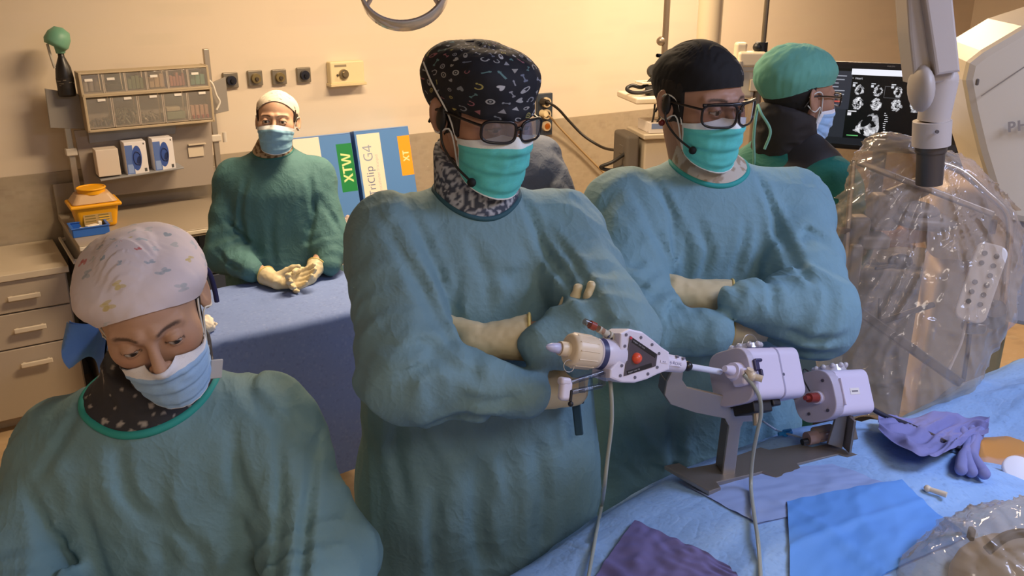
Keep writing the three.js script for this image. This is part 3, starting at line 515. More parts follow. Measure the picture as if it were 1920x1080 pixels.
  for (const [a0, b0, a1, b1, k, label, cat] of gb) {
    const p = L(a0, b0), q = L(a1, b1), w = q.x - p.x - 0.004, h = p.y - q.y - 0.004, cx = (p.x + q.x) / 2, cy = (p.y + q.y) / 2;
    const bx = part(scene, k ? 'glove_box' : 'carton', box(w, h, 0.085, cx, cy + 0.002, 0.06), mat(k ? 0xdfdce0 : 0xd5c9bd, 0.6)); bx.position.copy(rack.position); bx.rotation.y = TURN; tag(bx, label, cat);
    if (k) { part(bx, 'printed_front', decal(w * 0.96, h * 0.96).translate(cx, cy + 0.002, 0.1032), texMat(gt, 0.5)); part(bx, 'opening', (() => { const g = new THREE.TorusGeometry(0.02, 0.0025, 6, 24); g.scale(0.8, 1.5, 1); return g.translate(cx + w * 0.03, cy + 0.004, 0.104); })(), mat(0x2a3a70, 0.5)); }
  }
  part(rack, 'note_holder', [flatBox(0.075, 0.05, 0.004, L(368, 288).x, L(368, 284).y, 0.0), flatBox(0.085, 0.005, 0.02, L(368, 264).x, L(368, 270).y, 0.005)], mat(0xcfc2ad, 0.6));
}
// spray bottle above the left side panel
{
  const p = onWall(127, 180, 0.18), b = thing('spray_bottle', 'black disinfectant bottle with a teal pump head standing on the organizer end', 'bottle', p, TURN);
  const s = 0.0031; // metres per pixel here
  part(b, 'bottle_body', [lathe([[0, 0], [0.036, 0], [0.039, 0.01], [0.038, 0.09], [0.033, 0.13], [0.02, 0.165], [0.014, 0.18], [0.014, 0.2], [0, 0.2]])], mat(0x1d1a19, 0.35));
  part(b, 'printed_label', cyl(0.0386, 0.0392, 0.06, 0, 0.055, 0), texMat(canvasTex(128, 64, (x, w, h) => { x.fillStyle = '#241f1d'; x.fillRect(0, 0, w, h); x.fillStyle = '#8d8677'; for (let i = 0; i < 20; i++) x.fillRect(rnd(0, w), rnd(4, 56), rnd(4, 16), 3); }), 0.5));
  part(b, 'pump_head', [lathe([[0, 0.195], [0.02, 0.195], [0.024, 0.225], [0.02, 0.235], [0, 0.235]]), mv(lathe([[0, 0], [0.046, 0], [0.056, 0.02], [0.052, 0.055], [0.035, 0.085], [0, 0.095]], 24), -0.022, 0.225, 0, 0, 0, R(-30))], mat(0x6fa58c, 0.45));
  part(b, 'trigger', tube([V(-0.05, 0.24, 0.005), V(-0.045, 0.19, 0.005), V(-0.036, 0.13, 0.005)], 0.006), mat(0xb9b2a4, 0.5));
  b.scale.setScalar(0.98);
}
// yellow sharps bin and blue tray on the counter
{
  const b = thing('sharps_bin', 'yellow sharps bin with a translucent shoulder and round yellow lid', 'bin', W(0.575, 0.868, -4.455), TURN);
  const taper = (w0, d0, w1, d1, h, y, n = 6) => { const g = new RoundedBoxGeometry(1, 1, 1, 3, 0.12), P = g.attributes.position; for (let i = 0; i < P.count; i++) { const t = P.getY(i) + 0.5; P.setXYZ(i, P.getX(i) * (w0 + (w1 - w0) * t), y + t * h, P.getZ(i) * (d0 + (d1 - d0) * t)); } g.computeVertexNormals(); return g; };
  const yel = mat(0xe8a50c, 0.4); b.scale.setScalar(0.8);
  part(b, 'bin_body', taper(0.20, 0.16, 0.245, 0.2, 0.135, 0), yel);
  part(b, 'rim', [box(0.275, 0.022, 0.225, 0, 0.135, 0, 0.01)], yel);
  part(b, 'shoulder', taper(0.25, 0.2, 0.17, 0.13, 0.055, 0.145), mat(0xd9b589, 0.4, { transmission: 0.25, thickness: 0 }));
  part(b, 'lid', [cyl(0.075, 0.075, 0.03, 0, 0.208, 0, 36), new THREE.TorusGeometry(0.075, 0.006, 8, 36).rotateX(Math.PI / 2).translate(0, 0.222, 0)], yel);
  part(b, 'printed_label', decal(0.15, 0.085, 0.002).rotateX(-0.13).translate(0.0, 0.072, 0.094), texMat(canvasTex(150, 90, (x, w, h) => { x.fillStyle = '#b0925a'; x.fillRect(0, 0, w, h); x.fillStyle = '#cfa66c'; x.fillRect(4, 4, w - 8, 22); x.fillStyle = '#7d6a30'; for (let i = 0; i < 6; i++) x.fillRect(8 + (i > 2 ? 70 : 0), 34 + (i % 3) * 16, 56, 7); x.fillStyle = '#e6b22c'; for (let i = 0; i < 3; i++) x.fillRect(84, 44 + i * 14, 56, 5); }), 0.6));
  const tp = atY(168, 436, 0.868), t = thing('tray', 'blue plastic tray of small medical items beside the yellow bin', 'tray', tp, TURN);
  const tm = mat(0x2e66bd, 0.4), w = 0.15, d = 0.12, h = 0.04;
  part(t, 'tray_body', [flatBox(w, 0.004, d, 0, 0.002, 0), box(w, h, 0.004, 0, h / 2, d / 2), box(w, h, 0.004, 0, h / 2, -d / 2), box(0.004, h, d, w / 2, h / 2, 0), box(0.004, h, d, -w / 2, h / 2, 0), box(w + 0.012, 0.004, 0.012, 0, h, d / 2), box(w + 0.012, 0.004, 0.012, 0, h, -d / 2), box(0.012, 0.004, d, w / 2, h, 0), box(0.012, 0.004, d, -w / 2, h, 0)], tm);
  for (const [x, z, ww, hh, dd, r, c, lb] of [[0.015, 0.0, 0.055, 0.03, 0.03, 0.4, 0xe6ded2, 'largest white packet in the blue tray'], [0.05, -0.015, 0.016, 0.04, 0.016, 0.2, 0xeae4da, 'slim upright white vial in the blue tray'], [-0.02, -0.01, 0.04, 0.02, 0.02, -0.5, 0xd8cfc2, 'small white packet at the left of the blue tray'], [-0.045, 0.03, 0.035, 0.018, 0.018, 0.7, 0x2f8f7c, 'small green capped vial in the blue tray']]) { const o = part(scene, 'medicine_packet', box(ww, hh, dd, 0, hh / 2, 0, 0.004), mat(c, 0.5)); o.position.copy(tp).addScaledVector(AX, x).addScaledVector(NX, z).add(V(0, 0.0045, 0)); o.rotation.y = TURN + r; tag(o, lb, 'packet'); }
}
// sockets and the control box on the wall
[[431, 150, 0], [477, 146, 1], [522, 144, 1], [568, 140, 0]].forEach(([x, y, k], i) => {
  const o = wallThing('gas_outlet', ['square grey wall outlet with dark round port, beside the organizer panel', 'square brassy wall outlet, second from the organizer', 'square brassy wall outlet, third from the organizer', 'square grey wall outlet with dark round port, nearest the control box'][i], 'wall outlet', x, y, 0, 'row of wall outlets');
  part(o, 'plate', box(0.078, 0.08, 0.02, 0, 0, 0.01, 0.005), mat(0x8d8577, 0.35, { metalness: 0.5 }));
  part(o, 'port', [mv(cyl(0.026, 0.024, 0.022, 0, 0, 0), 0, 0, 0.03, Math.PI / 2)], mat(k ? 0x8a7a52 : 0x2d2f3c, 0.4, { metalness: 0.4 }));
  part(o, 'port_core', [mv(cyl(0.011, 0.009, 0.014, 0, 0, 0), 0, -0.002, 0.046, Math.PI / 2)], mat(k ? 0x4a4136 : 0x15161d, 0.4));
});
{
  const o = wallThing('control_box', 'cream wall control box with a round key switch', 'control box', 644, 134, 0), a = wl(o, 612, 112), b = wl(o, 678, 156), w = b.x - a.x, h = a.y - b.y;
  part(o, 'housing', box(w, h * 0.86, 0.055, 0, 0, 0.03, 0.008), mat(0xe2d2a8, 0.45));
  part(o, 'base_ledge', box(w * 1.06, 0.016, 0.07, 0, -h * 0.46, 0.036), mat(0xd9c79c, 0.45));
  part(o, 'key_switch', [mv(cyl(0.028, 0.026, 0.014), -w * 0.12, -0.008, 0.064, Math.PI / 2), mv(cyl(0.015, 0.013, 0.014), -w * 0.12, -0.008, 0.076, Math.PI / 2)], mat(0x9a8c70, 0.3, { metalness: 0.7 }));
  part(o, 'indicator', mv(cyl(0.006, 0.006, 0.006), -w * 0.3, -0.012, 0.06, Math.PI / 2), mat(0x4a4236, 0.4));
  part(o, 'printed_strip', decal(0.07, 0.012).translate(-w * 0.2, h * 0.27, 0.0582), mat(0x8f836c, 0.6));
}
{
  const o = wallThing('socket_strip', 'dark vertical wall strip with three sockets behind the surgeon in the patterned cap', 'socket strip', 1018, 214, 0), a = wl(o, 1004, 176), b = wl(o, 1031, 252);
  part(o, 'plate', box(b.x - a.x, a.y - b.y, 0.025, 0, 0, 0.0125, 0.004), mat(0x3a4350, 0.4));
  for (const py of [191, 213, 235]) { const c = wl(o, 1019, py); part(o, 'socket', [mv(cyl(0.033, 0.031, 0.02, 0, 0, 0), c.x, c.y, 0.034, Math.PI / 2)], mat(0xcdbb9b, 0.5)); part(o, 'socket_well', mv(cyl(0.02, 0.02, 0.004), c.x, c.y, 0.0445, Math.PI / 2), mat(py === 235 ? 0xb5651d : 0x2a2522, 0.5)); }
  const W2 = (x, y, off = 0.07) => onWall(x, y, off);
  const k1 = part(scene, 'power_cable', tube([W2(1021, 191, 0.05), W2(1026, 191, 0.1), W2(1045, 203, 0.12), W2(1068, 228, 0.14), W2(1095, 255, 0.2), W2(1125, 274, 0.3), W2(1150, 281, 0.5), W2(1166, 277, 0.75)], 0.009, false, 60), mat(0x1c1714, 0.5)); tag(k1, 'black power cable sagging from the top wall socket to the equipment cart', 'cable');
  part(k1, 'plug', mv(cyl(0.022, 0.016, 0.05), 0, 0, 0, Math.PI / 2).rotateY(TURN).translate(...W2(1021, 191, 0.068).toArray()), mat(0x17120f, 0.5));
  const k2 = part(scene, 'power_cable', tube([W2(1020, 213, 0.05), W2(1027, 215, 0.09), W2(1050, 240, 0.05), W2(1090, 282, 0.03), W2(1130, 322, 0.03), W2(1160, 350, 0.03)], 0.007, false, 50), mat(0xa98f68, 0.6)); tag(k2, 'thin beige power cable running down the wall from the middle socket', 'cable');
  part(k2, 'plug', mv(cyl(0.022, 0.018, 0.05), 0, 0, 0, Math.PI / 2).rotateY(TURN).translate(...W2(1020, 213, 0.068).toArray()), mat(0xd9c79f, 0.5));
}
// two tall device cartons leaning on the wall
{
  const lean = R(13), H = 1.12, D = 0.13;
  const make = (pxl, pyl, pxr, label, draw, off) => {
    const tl = onWall(pxl, pyl, off + D * 0.9), w = onWall(pxr, pyl - (pxr - pxl) * 0.11, off + D * 0.9).sub(tl).dot(AX);
    const s = Math.sin(lean), c = Math.cos(lean), mid = tl.clone().addScaledVector(AX, w / 2);
    const a = mid.dot(AX), b = WALLB + off + D * 0.9 + H * s - D / 2, o = thing('device_carton', label, 'carton', W(a, 0.02, b), TURN);
    o.rotation.set(-lean, TURN, 0, 'YXZ');
    const h = (mid.y - 0.02) / c;
    part(o, 'carton_body', box(w, h, D, 0, h / 2, 0, 0.002), mat(0x4876b8, 0.55));
    part(o, 'printed_front', decal(w - 0.004, h - 0.004, 0.001).translate(0, h / 2, D / 2 + 0.0003), texMat(canvasTex(384, Math.round(384 * h / w), draw, null), 0.5));
    part(o, 'lid_flap', box(w, 0.006, D, 0, h + 0.003, 0, 0.002), mat(0x7fa3d8, 0.5));
    return o;
  };
  const vert = (x, text, px, py, size, color, font = 'bold') => { x.save(); x.translate(px, py); x.rotate(-Math.PI / 2); x.fillStyle = color; x.font = `${font} ${size}px sans-serif`; x.textBaseline = 'middle'; x.fillText(text, 0, 0); x.restore(); };
  make(512, 270, 657, 'blue and white device carton with a green label, nearer the clasped-hands woman', (x, w, h) => {
    x.fillStyle = '#5286c8'; x.fillRect(0, 0, w, h); x.fillStyle = '#efe3d3'; x.fillRect(0, 0, w * 0.58, h * 0.98);
    x.fillStyle = '#0e8443'; x.fillRect(w * 0.79, h * 0.045, w * 0.21, h * 0.235); vert(x, 'XTW', w * 0.9, h * 0.235, 68, '#d8e8a0');
    x.fillStyle = '#dcc9c0'; x.beginPath(); x.ellipse(w * 0.78, h * 0.49, w * 0.075, h * 0.1, 0.12, 0, 7); x.fill(); x.beginPath(); x.ellipse(w * 0.76, h * 0.63, w * 0.08, h * 0.05, -0.5, 0, 7); x.fill(); x.beginPath(); x.ellipse(w * 0.66, h * 0.60, w * 0.06, h * 0.035, 0.4, 0, 7); x.fill();
    x.fillStyle = '#a08f8a'; for (let i = 0; i < 700; i++) { const a = rnd(0, 6.3), r = Math.sqrt(rnd()); x.fillRect(w * (0.78 + 0.07 * r * Math.cos(a)), h * (0.49 + 0.095 * r * Math.sin(a)), 3, 3); x.fillRect(w * (0.76 + 0.07 * r * Math.cos(a)), h * (0.63 + 0.04 * r * Math.sin(a)), 3, 3); }
  }, 0.03);
  make(664, 253, 766, 'blue and white device carton with an orange label, nearer the surgeon in the patterned cap', (x, w, h) => {
    x.fillStyle = '#5286c8'; x.fillRect(0, 0, w, h); x.fillStyle = '#f2e3cf'; x.fillRect(w * 0.03, h * 0.012, w * 0.42, h * 0.97);
    x.fillStyle = '#f5a21c'; x.fillRect(w * 0.77, h * 0.04, w * 0.23, h * 0.2); vert(x, 'XT', w * 0.89, h * 0.17, 62, '#ffe3a6');
    vert(x, 'TriClip', w * 0.19, h * 0.318, 66, '#5b7396', ''); vert(x, 'G4', w * 0.19, h * 0.15, 88, '#8fa0b5', ''); vert(x, 'Transcatheter Tricuspid', w * 0.335, h * 0.33, 26, '#b9b4b4', '');
  }, 0.03);
}
// small draped table and its gauze
const drapeTex = (c, n) => canvasTex(256, 256, (x, w, h) => { x.fillStyle = c; x.fillRect(0, 0, w, h); for (let i = 0; i < n; i++) { x.globalAlpha = 0.05; x.fillStyle = i % 2 ? '#fff' : '#002'; x.fillRect(rnd(0, w), rnd(0, h), rnd(1, 5), rnd(1, 5)); } });
{
  const n0 = atY(390, 640, 0.85), bN = n0.dot(NX), aL = atY(392, 640, 0.85).dot(AX) - 0.13, aR = aL + 0.78, bF = bN - 0.5, y1 = 0.85, ym = (bN + bF) / 2, am = (aL + aR) / 2;
  const t = thing('instrument_table', 'small instrument table with steel legs hidden under a blue drape', 'table', W(am, 0, ym), TURN), w = aR - aL, d = bN - bF;
  part(t, 'tabletop', box(w - 0.03, 0.03, d - 0.03, 0, y1 - 0.021, 0), STEEL);
  for (const [x, z] of [[-1, -1], [1, -1], [-1, 1], [1, 1]]) part(t, 'leg', [cyl(0.014, 0.014, y1 - 0.07, x * (w / 2 - 0.08), y1 / 2 - 0.001, z * (d / 2 - 0.08)), mv(cyl(0.035, 0.035, 0.025), x * (w / 2 - 0.08), 0.035, z * (d / 2 - 0.08), Math.PI / 2)], STEEL);
  const drop = 0.62, NUa = 120, NVb = 80;
  const g = sheet(NUa, NVb, (u, v) => {
    const per = (q, len) => { const s = q * (len + 2 * drop) - drop; return s < 0 ? [0, -s] : s > len ? [len, s - len] : [s, 0]; };
    const [sx, hx] = per(u, w), [sz, hz] = per(v, d), h = Math.max(hx, hz);
    const ox = hx ? (sx ? 1 : -1) : 0, oz = hz ? (sz ? 1 : -1) : 0, k = Math.min(h / drop, 1);
    const cr = 0.004 * noise(u * 14, v * 11, 2) + 0.003 * (1 - 2 * Math.abs(noise(u * 22, v * 19, 7))), fold = k * (0.016 * noise(u * 8 + 3, v * 8, k * 1.2) + 0.022 * k);
    const hang = Math.min(h, drop) * (hx && hz ? 1 : 1);
    let x = sx - w / 2 + ox * (0.008 + fold + cr), z = sz - d / 2 + oz * (0.008 + fold + cr), y = y1 + 0.003 - hang + (h ? 0 : cr * 0.7);
    const soft = Math.max(0, 0.03 - h) / 0.03; if (h && h < 0.03) { y += 0.0; }
    return V(x, y, z);
  });
  const dr = part(scene, 'table_drape', g, (() => { const m = texMat(drapeTex('#7289c0', 1500), 0.8); m.map.repeat.set(4, 3); return m; })()); dr.position.copy(t.position); dr.rotation.y = TURN;
  tag(dr, 'blue surgical drape hanging over the instrument table in front of the clasped-hands woman', 'drape');
  const gz = atY(384, 622, y1 + 0.004), gm = sdfMesh((x, y, z) => ell(x, y - 0.022, z, 0, 0, 0, 0.036, 0.03, 0.03) - 0.012 * noise(x * 45, y * 45, z * 45) - 0.005 * (1 - 2 * Math.abs(noise(x * 90, y * 90, z * 90))), V(-0.06, -0.004, -0.06), V(0.06, 0.075, 0.06), 0.004);
  const go = part(scene, 'gauze_swab', gm, mat(0xece2d2, 0.9)); go.position.copy(gz); tag(go, 'crumpled white gauze swab on the blue table drape edge', 'gauze');
}
// equipment cart with a shelf, a bottle and a headset behind the surgeon in the black cap
{
  const F0 = 5.2, P = (x, y, f = F0) => at(x, y, f), c0 = P(1215, 175), c = thing('equipment_cart', 'white equipment cart with a raised shelf behind the surgeon in the black cap', 'cart', V(c0.x, 0, c0.z), R(12)), sh = c0.y;
  part(c, 'shelf', [box(0.34, 0.035, 0.34, 0.04, sh - 0.02, 0, 0.01)], mat(0xd9cdb6, 0.5));
  part(c, 'pole', [cyl(0.018, 0.018, CEIL - 0.3, 0.125, (CEIL - 0.3) / 2 + 0.12, -0.1), ball(0.026, 0.1, sh + 0.28, -0.1)], mat(0x8d7f70, 0.35, { metalness: 0.6 }));
  const lowY = P(1200, 242).y;
  part(c, 'monitor_unit', [box(0.24, 0.42, 0.26, 0.06, lowY - 0.24, 0.02, 0.012), box(0.27, 0.03, 0.3, 0.06, lowY - 0.016, 0.02, 0.008)], mat(0xb7ab97, 0.5));
  part(c, 'side_pouch', [box(0.08, 0.26, 0.24, -0.125, lowY - 0.14, 0.02, 0.02), box(0.006, 0.05, 0.07, -0.166, lowY - 0.1, 0.06)], mat(0x5d564e, 0.8));
  part(c, 'base', [box(0.4, 0.06, 0.4, 0.04, 0.11, 0, 0.02), ...[[-1, -1], [1, -1], [-1, 1], [1, 1]].map(([x, z]) => mv(cyl(0.04, 0.04, 0.03), 0.04 + x * 0.16, 0.04, z * 0.16, 0, 0, Math.PI / 2)), box(0.1, lowY - 0.5, 0.1, 0.06, (lowY - 0.45) / 2 + 0.1, 0)], mat(0x9c9488, 0.5));
  for (const lp of [tube([V(0.0, sh - 0.03, 0.12), V(-0.01, sh - 0.12, 0.13), V(-0.03, sh - 0.2, 0.12), V(-0.02, lowY + 0.02, 0.1)], 0.006), tube([V(0.03, sh - 0.03, 0.12), V(0.03, sh - 0.1, 0.14), V(0.0, sh - 0.17, 0.13)], 0.006), tube([V(-0.16, lowY - 0.12, 0.1), V(-0.24, lowY - 0.16, 0.12), V(-0.3, lowY - 0.19, 0.1), V(-0.24, lowY - 0.21, 0.1), V(-0.16, lowY - 0.19, 0.1)], 0.011)]) part(c, 'cable', lp, mat(0x1a1714, 0.5));
  const wb = thing('supply_box', 'white supply box with a blue print on top of the cart unit', 'box', c.localToWorld(V(0.05, lowY, 0.05)), R(12));
  c.updateMatrixWorld(); wb.position.copy(c.localToWorld(V(0.05, lowY, 0.05)));
  part(wb, 'carton_body', box(0.17, 0.06, 0.2, 0, 0.03, 0, 0.003), mat(0xddd5cf, 0.6)); part(wb, 'printed_front', decal(0.15, 0.03, 0.0012).translate(0, 0.04, 0.1003), mat(0x7488b4, 0.5)); part(wb, 'printed_top', mv(decal(0.08, 0.06, 0.0012), 0.02, 0.0603, 0.02, Math.PI / 2), mat(0x27304f, 0.5));
  const bp = c.localToWorld(V(0.09, sh - 0.002, 0.03)), bt = thing('water_bottle', 'clear water bottle with a blue cap on the cart shelf', 'bottle', bp);
  part(bt, 'bottle_body', lathe([[0, 0], [0.028, 0], [0.032, 0.006], [0.031, 0.05], [0.033, 0.07], [0.033, 0.12], [0.03, 0.14], [0.016, 0.185], [0.013, 0.195], [0.013, 0.205]], 28), clear(0xd4dde6, 0.08)); part(bt, 'bottle_cap', cyl(0.015, 0.014, 0.022, 0, 0.213, 0), mat(0x2a3560, 0.4)); part(bt, 'printed_label', cyl(0.0335, 0.0335, 0.055, 0, 0.045, 0), mat(0x7c87a4, 0.5));
  const hp0 = c.localToWorld(V(-0.03, sh - 0.002, 0.05)), hs = thing('headset', 'black padded headset lying on the cart shelf beside the bottle', 'headset', hp0);
  part(hs, 'ear_cup', [mv(cyl(0.04, 0.036, 0.035), 0.03, 0.026, 0.0, 0.3), mv(cyl(0.04, 0.034, 0.03), 0.045, 0.13, -0.04, 1.2)], DARK);
  part(hs, 'headband', [tube([V(0.03, 0.03, 0.03), V(-0.03, 0.02, 0.05), V(-0.09, 0.02, 0.03), V(-0.11, 0.035, 0.0), V(-0.08, 0.05, -0.02), V(-0.02, 0.04, -0.03), V(0.04, 0.09, -0.04)], 0.011)], DARK);
  const pp = thing('paper_pad', 'white paper pad lying on the black headset', 'paper', c.localToWorld(V(-0.0, sh + 0.062, 0.0)), R(20)); part(pp, 'sheet_stack', box(0.13, 0.012, 0.09, 0, 0, 0, 0.002), mat(0xe6dcc6, 0.7));
}
// ceiling column and drip stand
{
  const p = at(1331, 40, 4.6), c = thing('ceiling_column', 'thick beige ceiling column ending above the black cap', 'column', V(p.x, CEIL, p.z));
  part(c, 'tube', cyl(0.06, 0.06, 1.35, 0, -0.675, 0, 32), mat(0xd6c5a6, 0.5)); part(c, 'flange', cyl(0.11, 0.11, 0.03, 0, -0.015, 0, 32), mat(0xc0b090, 0.5)); part(c, 'end_console', [box(0.3, 0.2, 0.24, 0, -1.43, 0, 0.03)], mat(0xb5aa98, 0.5));
  const q = at(1424, 130, 4.0), d = thing('drip_stand', 'steel drip stand with a white clamp behind the green bouffant cap', 'drip stand', V(q.x, 0, q.z)), y = (py) => at(1424, py, 4.0).y;
  part(d, 'lower_pole', cyl(0.019, 0.019, y(92) - 0.05, 0, (y(92) + 0.05) / 2, 0), mat(0x8f8372, 0.35, { metalness: 0.7 }));
  part(d, 'upper_pole', cyl(0.011, 0.011, CEIL - 0.2 - y(92), 0.006, (CEIL - 0.2 + y(92)) / 2, 0), mat(0x7f7464, 0.35, { metalness: 0.7 }));
  part(d, 'collar', [cyl(0.026, 0.026, 0.05, 0, y(90), 0), ball(0.02, -0.02, y(88), 0.01)], DARK);
  part(d, 'clamp', [box(0.12, 0.065, 0.07, -0.045, y(110), 0.01, 0.012), box(0.05, 0.13, 0.05, -0.09, y(108), 0.0, 0.012), cyl(0.022, 0.022, 0.03, -0.09, y(90), 0), cyl(0.02, 0.02, 0.04, -0.1, y(122), 0.03)], mat(0xd2c3a6, 0.45));
  part(d, 'pump', [box(0.14, 0.16, 0.1, -0.09, y(150), -0.02, 0.02), box(0.16, 0.03, 0.11, -0.09, y(128), -0.02, 0.01), box(0.05, 0.05, 0.04, -0.02, y(158), 0.02)], mat(0xc3b79d, 0.5));
  part(d, 'base', [0, 1, 2, 3, 4].flatMap((i) => { const a = i * 1.2566; return [rod(V(0, 0.12, 0), V(Math.cos(a) * 0.28, 0.07, Math.sin(a) * 0.28), 0.013), mv(cyl(0.035, 0.035, 0.025), Math.cos(a) * 0.28, 0.037, Math.sin(a) * 0.28, 0, 0, Math.PI / 2)]; }), STEEL);
}
// surgical lamp ring hanging into the picture
{
  const f = 2.5, p = at(757, -22, f), o = thing('surgical_lamp', 'grey ring of a surgical lamp hanging at the top edge', 'lamp', p), tilt = R(52);
  const ring = lathe([[0.105, -0.02], [0.117, -0.024], [0.118, 0.012], [0.108, 0.016], [0.105, -0.02]], 64); ring.rotateX(tilt);
  part(o, 'handle_ring', ring, mat(0xdcd2ca, 0.22, { clearcoat: 0.6 }));
  const head = lathe([[0, 0.0], [0.055, 0.0], [0.07, 0.012], [0.07, 0.05], [0.05, 0.09], [0, 0.1]], 40); head.rotateX(tilt);
  part(o, 'lamp_head', head.translate(0, 0.03, -0.03).scale(0.85, 1, 0.85), mat(0xd8cfd0, 0.35)); part(o, 'knob', ball(0.006, 0.012, 0.02, 0.052), mat(0x4a3a40, 0.4));
  part(o, 'spoke', [0, 1, 2].map((i) => { const a = i * 2.094 + 1.57 + Math.PI; return rod(V(0.06 * Math.cos(a), 0.05 - 0.06 * Math.sin(a) * Math.sin(tilt), -0.006 + 0.0 + 0.06 * Math.sin(a) * Math.cos(tilt)), V(0.11 * Math.cos(a), -0.11 * Math.sin(a) * Math.sin(tilt), 0.11 * Math.sin(a) * Math.cos(tilt)), 0.006); }), mat(0xb3a79f, 0.3));
  part(o, 'arm', [rod(V(0, 0.1, -0.02), V(0, CEIL - p.y - 0.02, -0.02), 0.02), cyl(0.07, 0.07, 0.03, 0, CEIL - p.y - 0.015, -0.02)], mat(0xb5adb0, 0.4));
}
// ---------------------------------------------------------------- the people of the photograph
const SKIN_A = [0.40, 0.22, 0.145], SKIN_W = [0.56, 0.34, 0.225];
const motifs = (bg, n, cols, size, kinds, seed0) => canvasTex(1024, 512, (x, w, h) => {
  seed = seed0; x.fillStyle = bg; x.fillRect(0, 0, w, h);
  const place = [];
  for (let i = 0, tries = 0; i < n && tries < n * 30; tries++) {
    const px = rnd(0, w), py = rnd(0, h); if (place.some(([a, b]) => Math.hypot(Math.min(Math.abs(a - px), w - Math.abs(a - px)), b - py) < size * 1.2)) continue; place.push([px, py]); i++;
    const s = size * rnd(0.6, 1.1), k = kinds[Math.floor(rnd(0, kinds.length - 0.001))], c = cols[Math.floor(rnd(0, cols.length - 0.001))];
    for (const dx of [-w, 0, w]) {
      x.save(); x.translate(px + dx, py); x.rotate(rnd(0, 6.28) * 0 + (px * 7 + py * 3) % 6.28); x.fillStyle = x.strokeStyle = c; x.lineWidth = s * 0.16; x.lineCap = 'round'; x.beginPath();
      if (k === 'pill') { x.ellipse(0, 0, s * 0.6, s * 0.24, 0, 0, 7); x.stroke(); x.beginPath(); x.ellipse(s * 0.3, 0, s * 0.3, s * 0.2, 0, 0, 7); x.fill(); }
      else if (k === 'bone') { x.moveTo(-s * 0.4, 0); x.lineTo(s * 0.4, 0); x.stroke(); for (const q of [-1, 1]) for (const r of [-1, 1]) { x.beginPath(); x.arc(q * s * 0.45, r * s * 0.1, s * 0.15, 0, 7); x.fill(); } }
      else if (k === 'heart') { x.moveTo(0, s * 0.4); x.bezierCurveTo(-s * 0.7, -s * 0.1, -s * 0.3, -s * 0.6, 0, -s * 0.2); x.bezierCurveTo(s * 0.3, -s * 0.6, s * 0.7, -s * 0.1, 0, s * 0.4); x.fill(); }
      else if (k === 'ring') { x.arc(0, 0, s * 0.32, 0, 7); x.stroke(); x.fillRect(-s * 0.1, -s * 0.1, s * 0.2, s * 0.2); }
      else if (k === 'hook') { x.arc(0, 0, s * 0.35, 0, 4); x.stroke(); x.beginPath(); x.arc(s * 0.4, -s * 0.2, s * 0.12, 0, 7); x.fill(); }
      else if (k === 'bar') { x.fillRect(-s * 0.6, -s * 0.11, s * 1.2, s * 0.22); x.fillRect(s * 0.3, -s * 0.2, s * 0.12, s * 0.4); }
      else if (k === 'tri') { x.moveTo(0, -s * 0.4); x.lineTo(s * 0.5, s * 0.3); x.lineTo(-s * 0.5, s * 0.3); x.fill(); }
      else if (k === 'blot') { for (let q = 0; q < 5; q++) { x.globalAlpha = 0.6; x.beginPath(); x.ellipse(Math.cos(q * 1.3) * s * 0.3, Math.sin(q * 2.1) * s * 0.25, s * 0.26, s * 0.17, q, 0, 7); x.fill(); } }
      x.restore();
    }
  }
});
const TEAL_MASK = texMat(maskTex('#5ccac5', '#e8eeec'), 0.75), BLUE_MASK = texMat(maskTex('#a3caf2', '#eeeff4'), 0.75), CYAN_MASK = texMat(maskTex('#8bbcd8', '#e0e5e8'), 0.75);
const boom = (pts, ballAt, col = 0x17130f) => (g, H) => { const h = H('headset', [tube(pts, 0.0024, false, 40, 6), mv(ell3(0.008, 0.022, 0.012), pts[0].x, pts[0].y, pts[0].z)], mat(col, 0.5)); if (ballAt) H('microphone', ball(0.008, ...ballAt), mat(0x0c0b0a, 0.8), h); };
const ell3 = (a, b, c) => new THREE.SphereGeometry(1, 18, 12).scale(a, b, c);
const D3 = (x, y, z) => V(x, y, z).normalize();
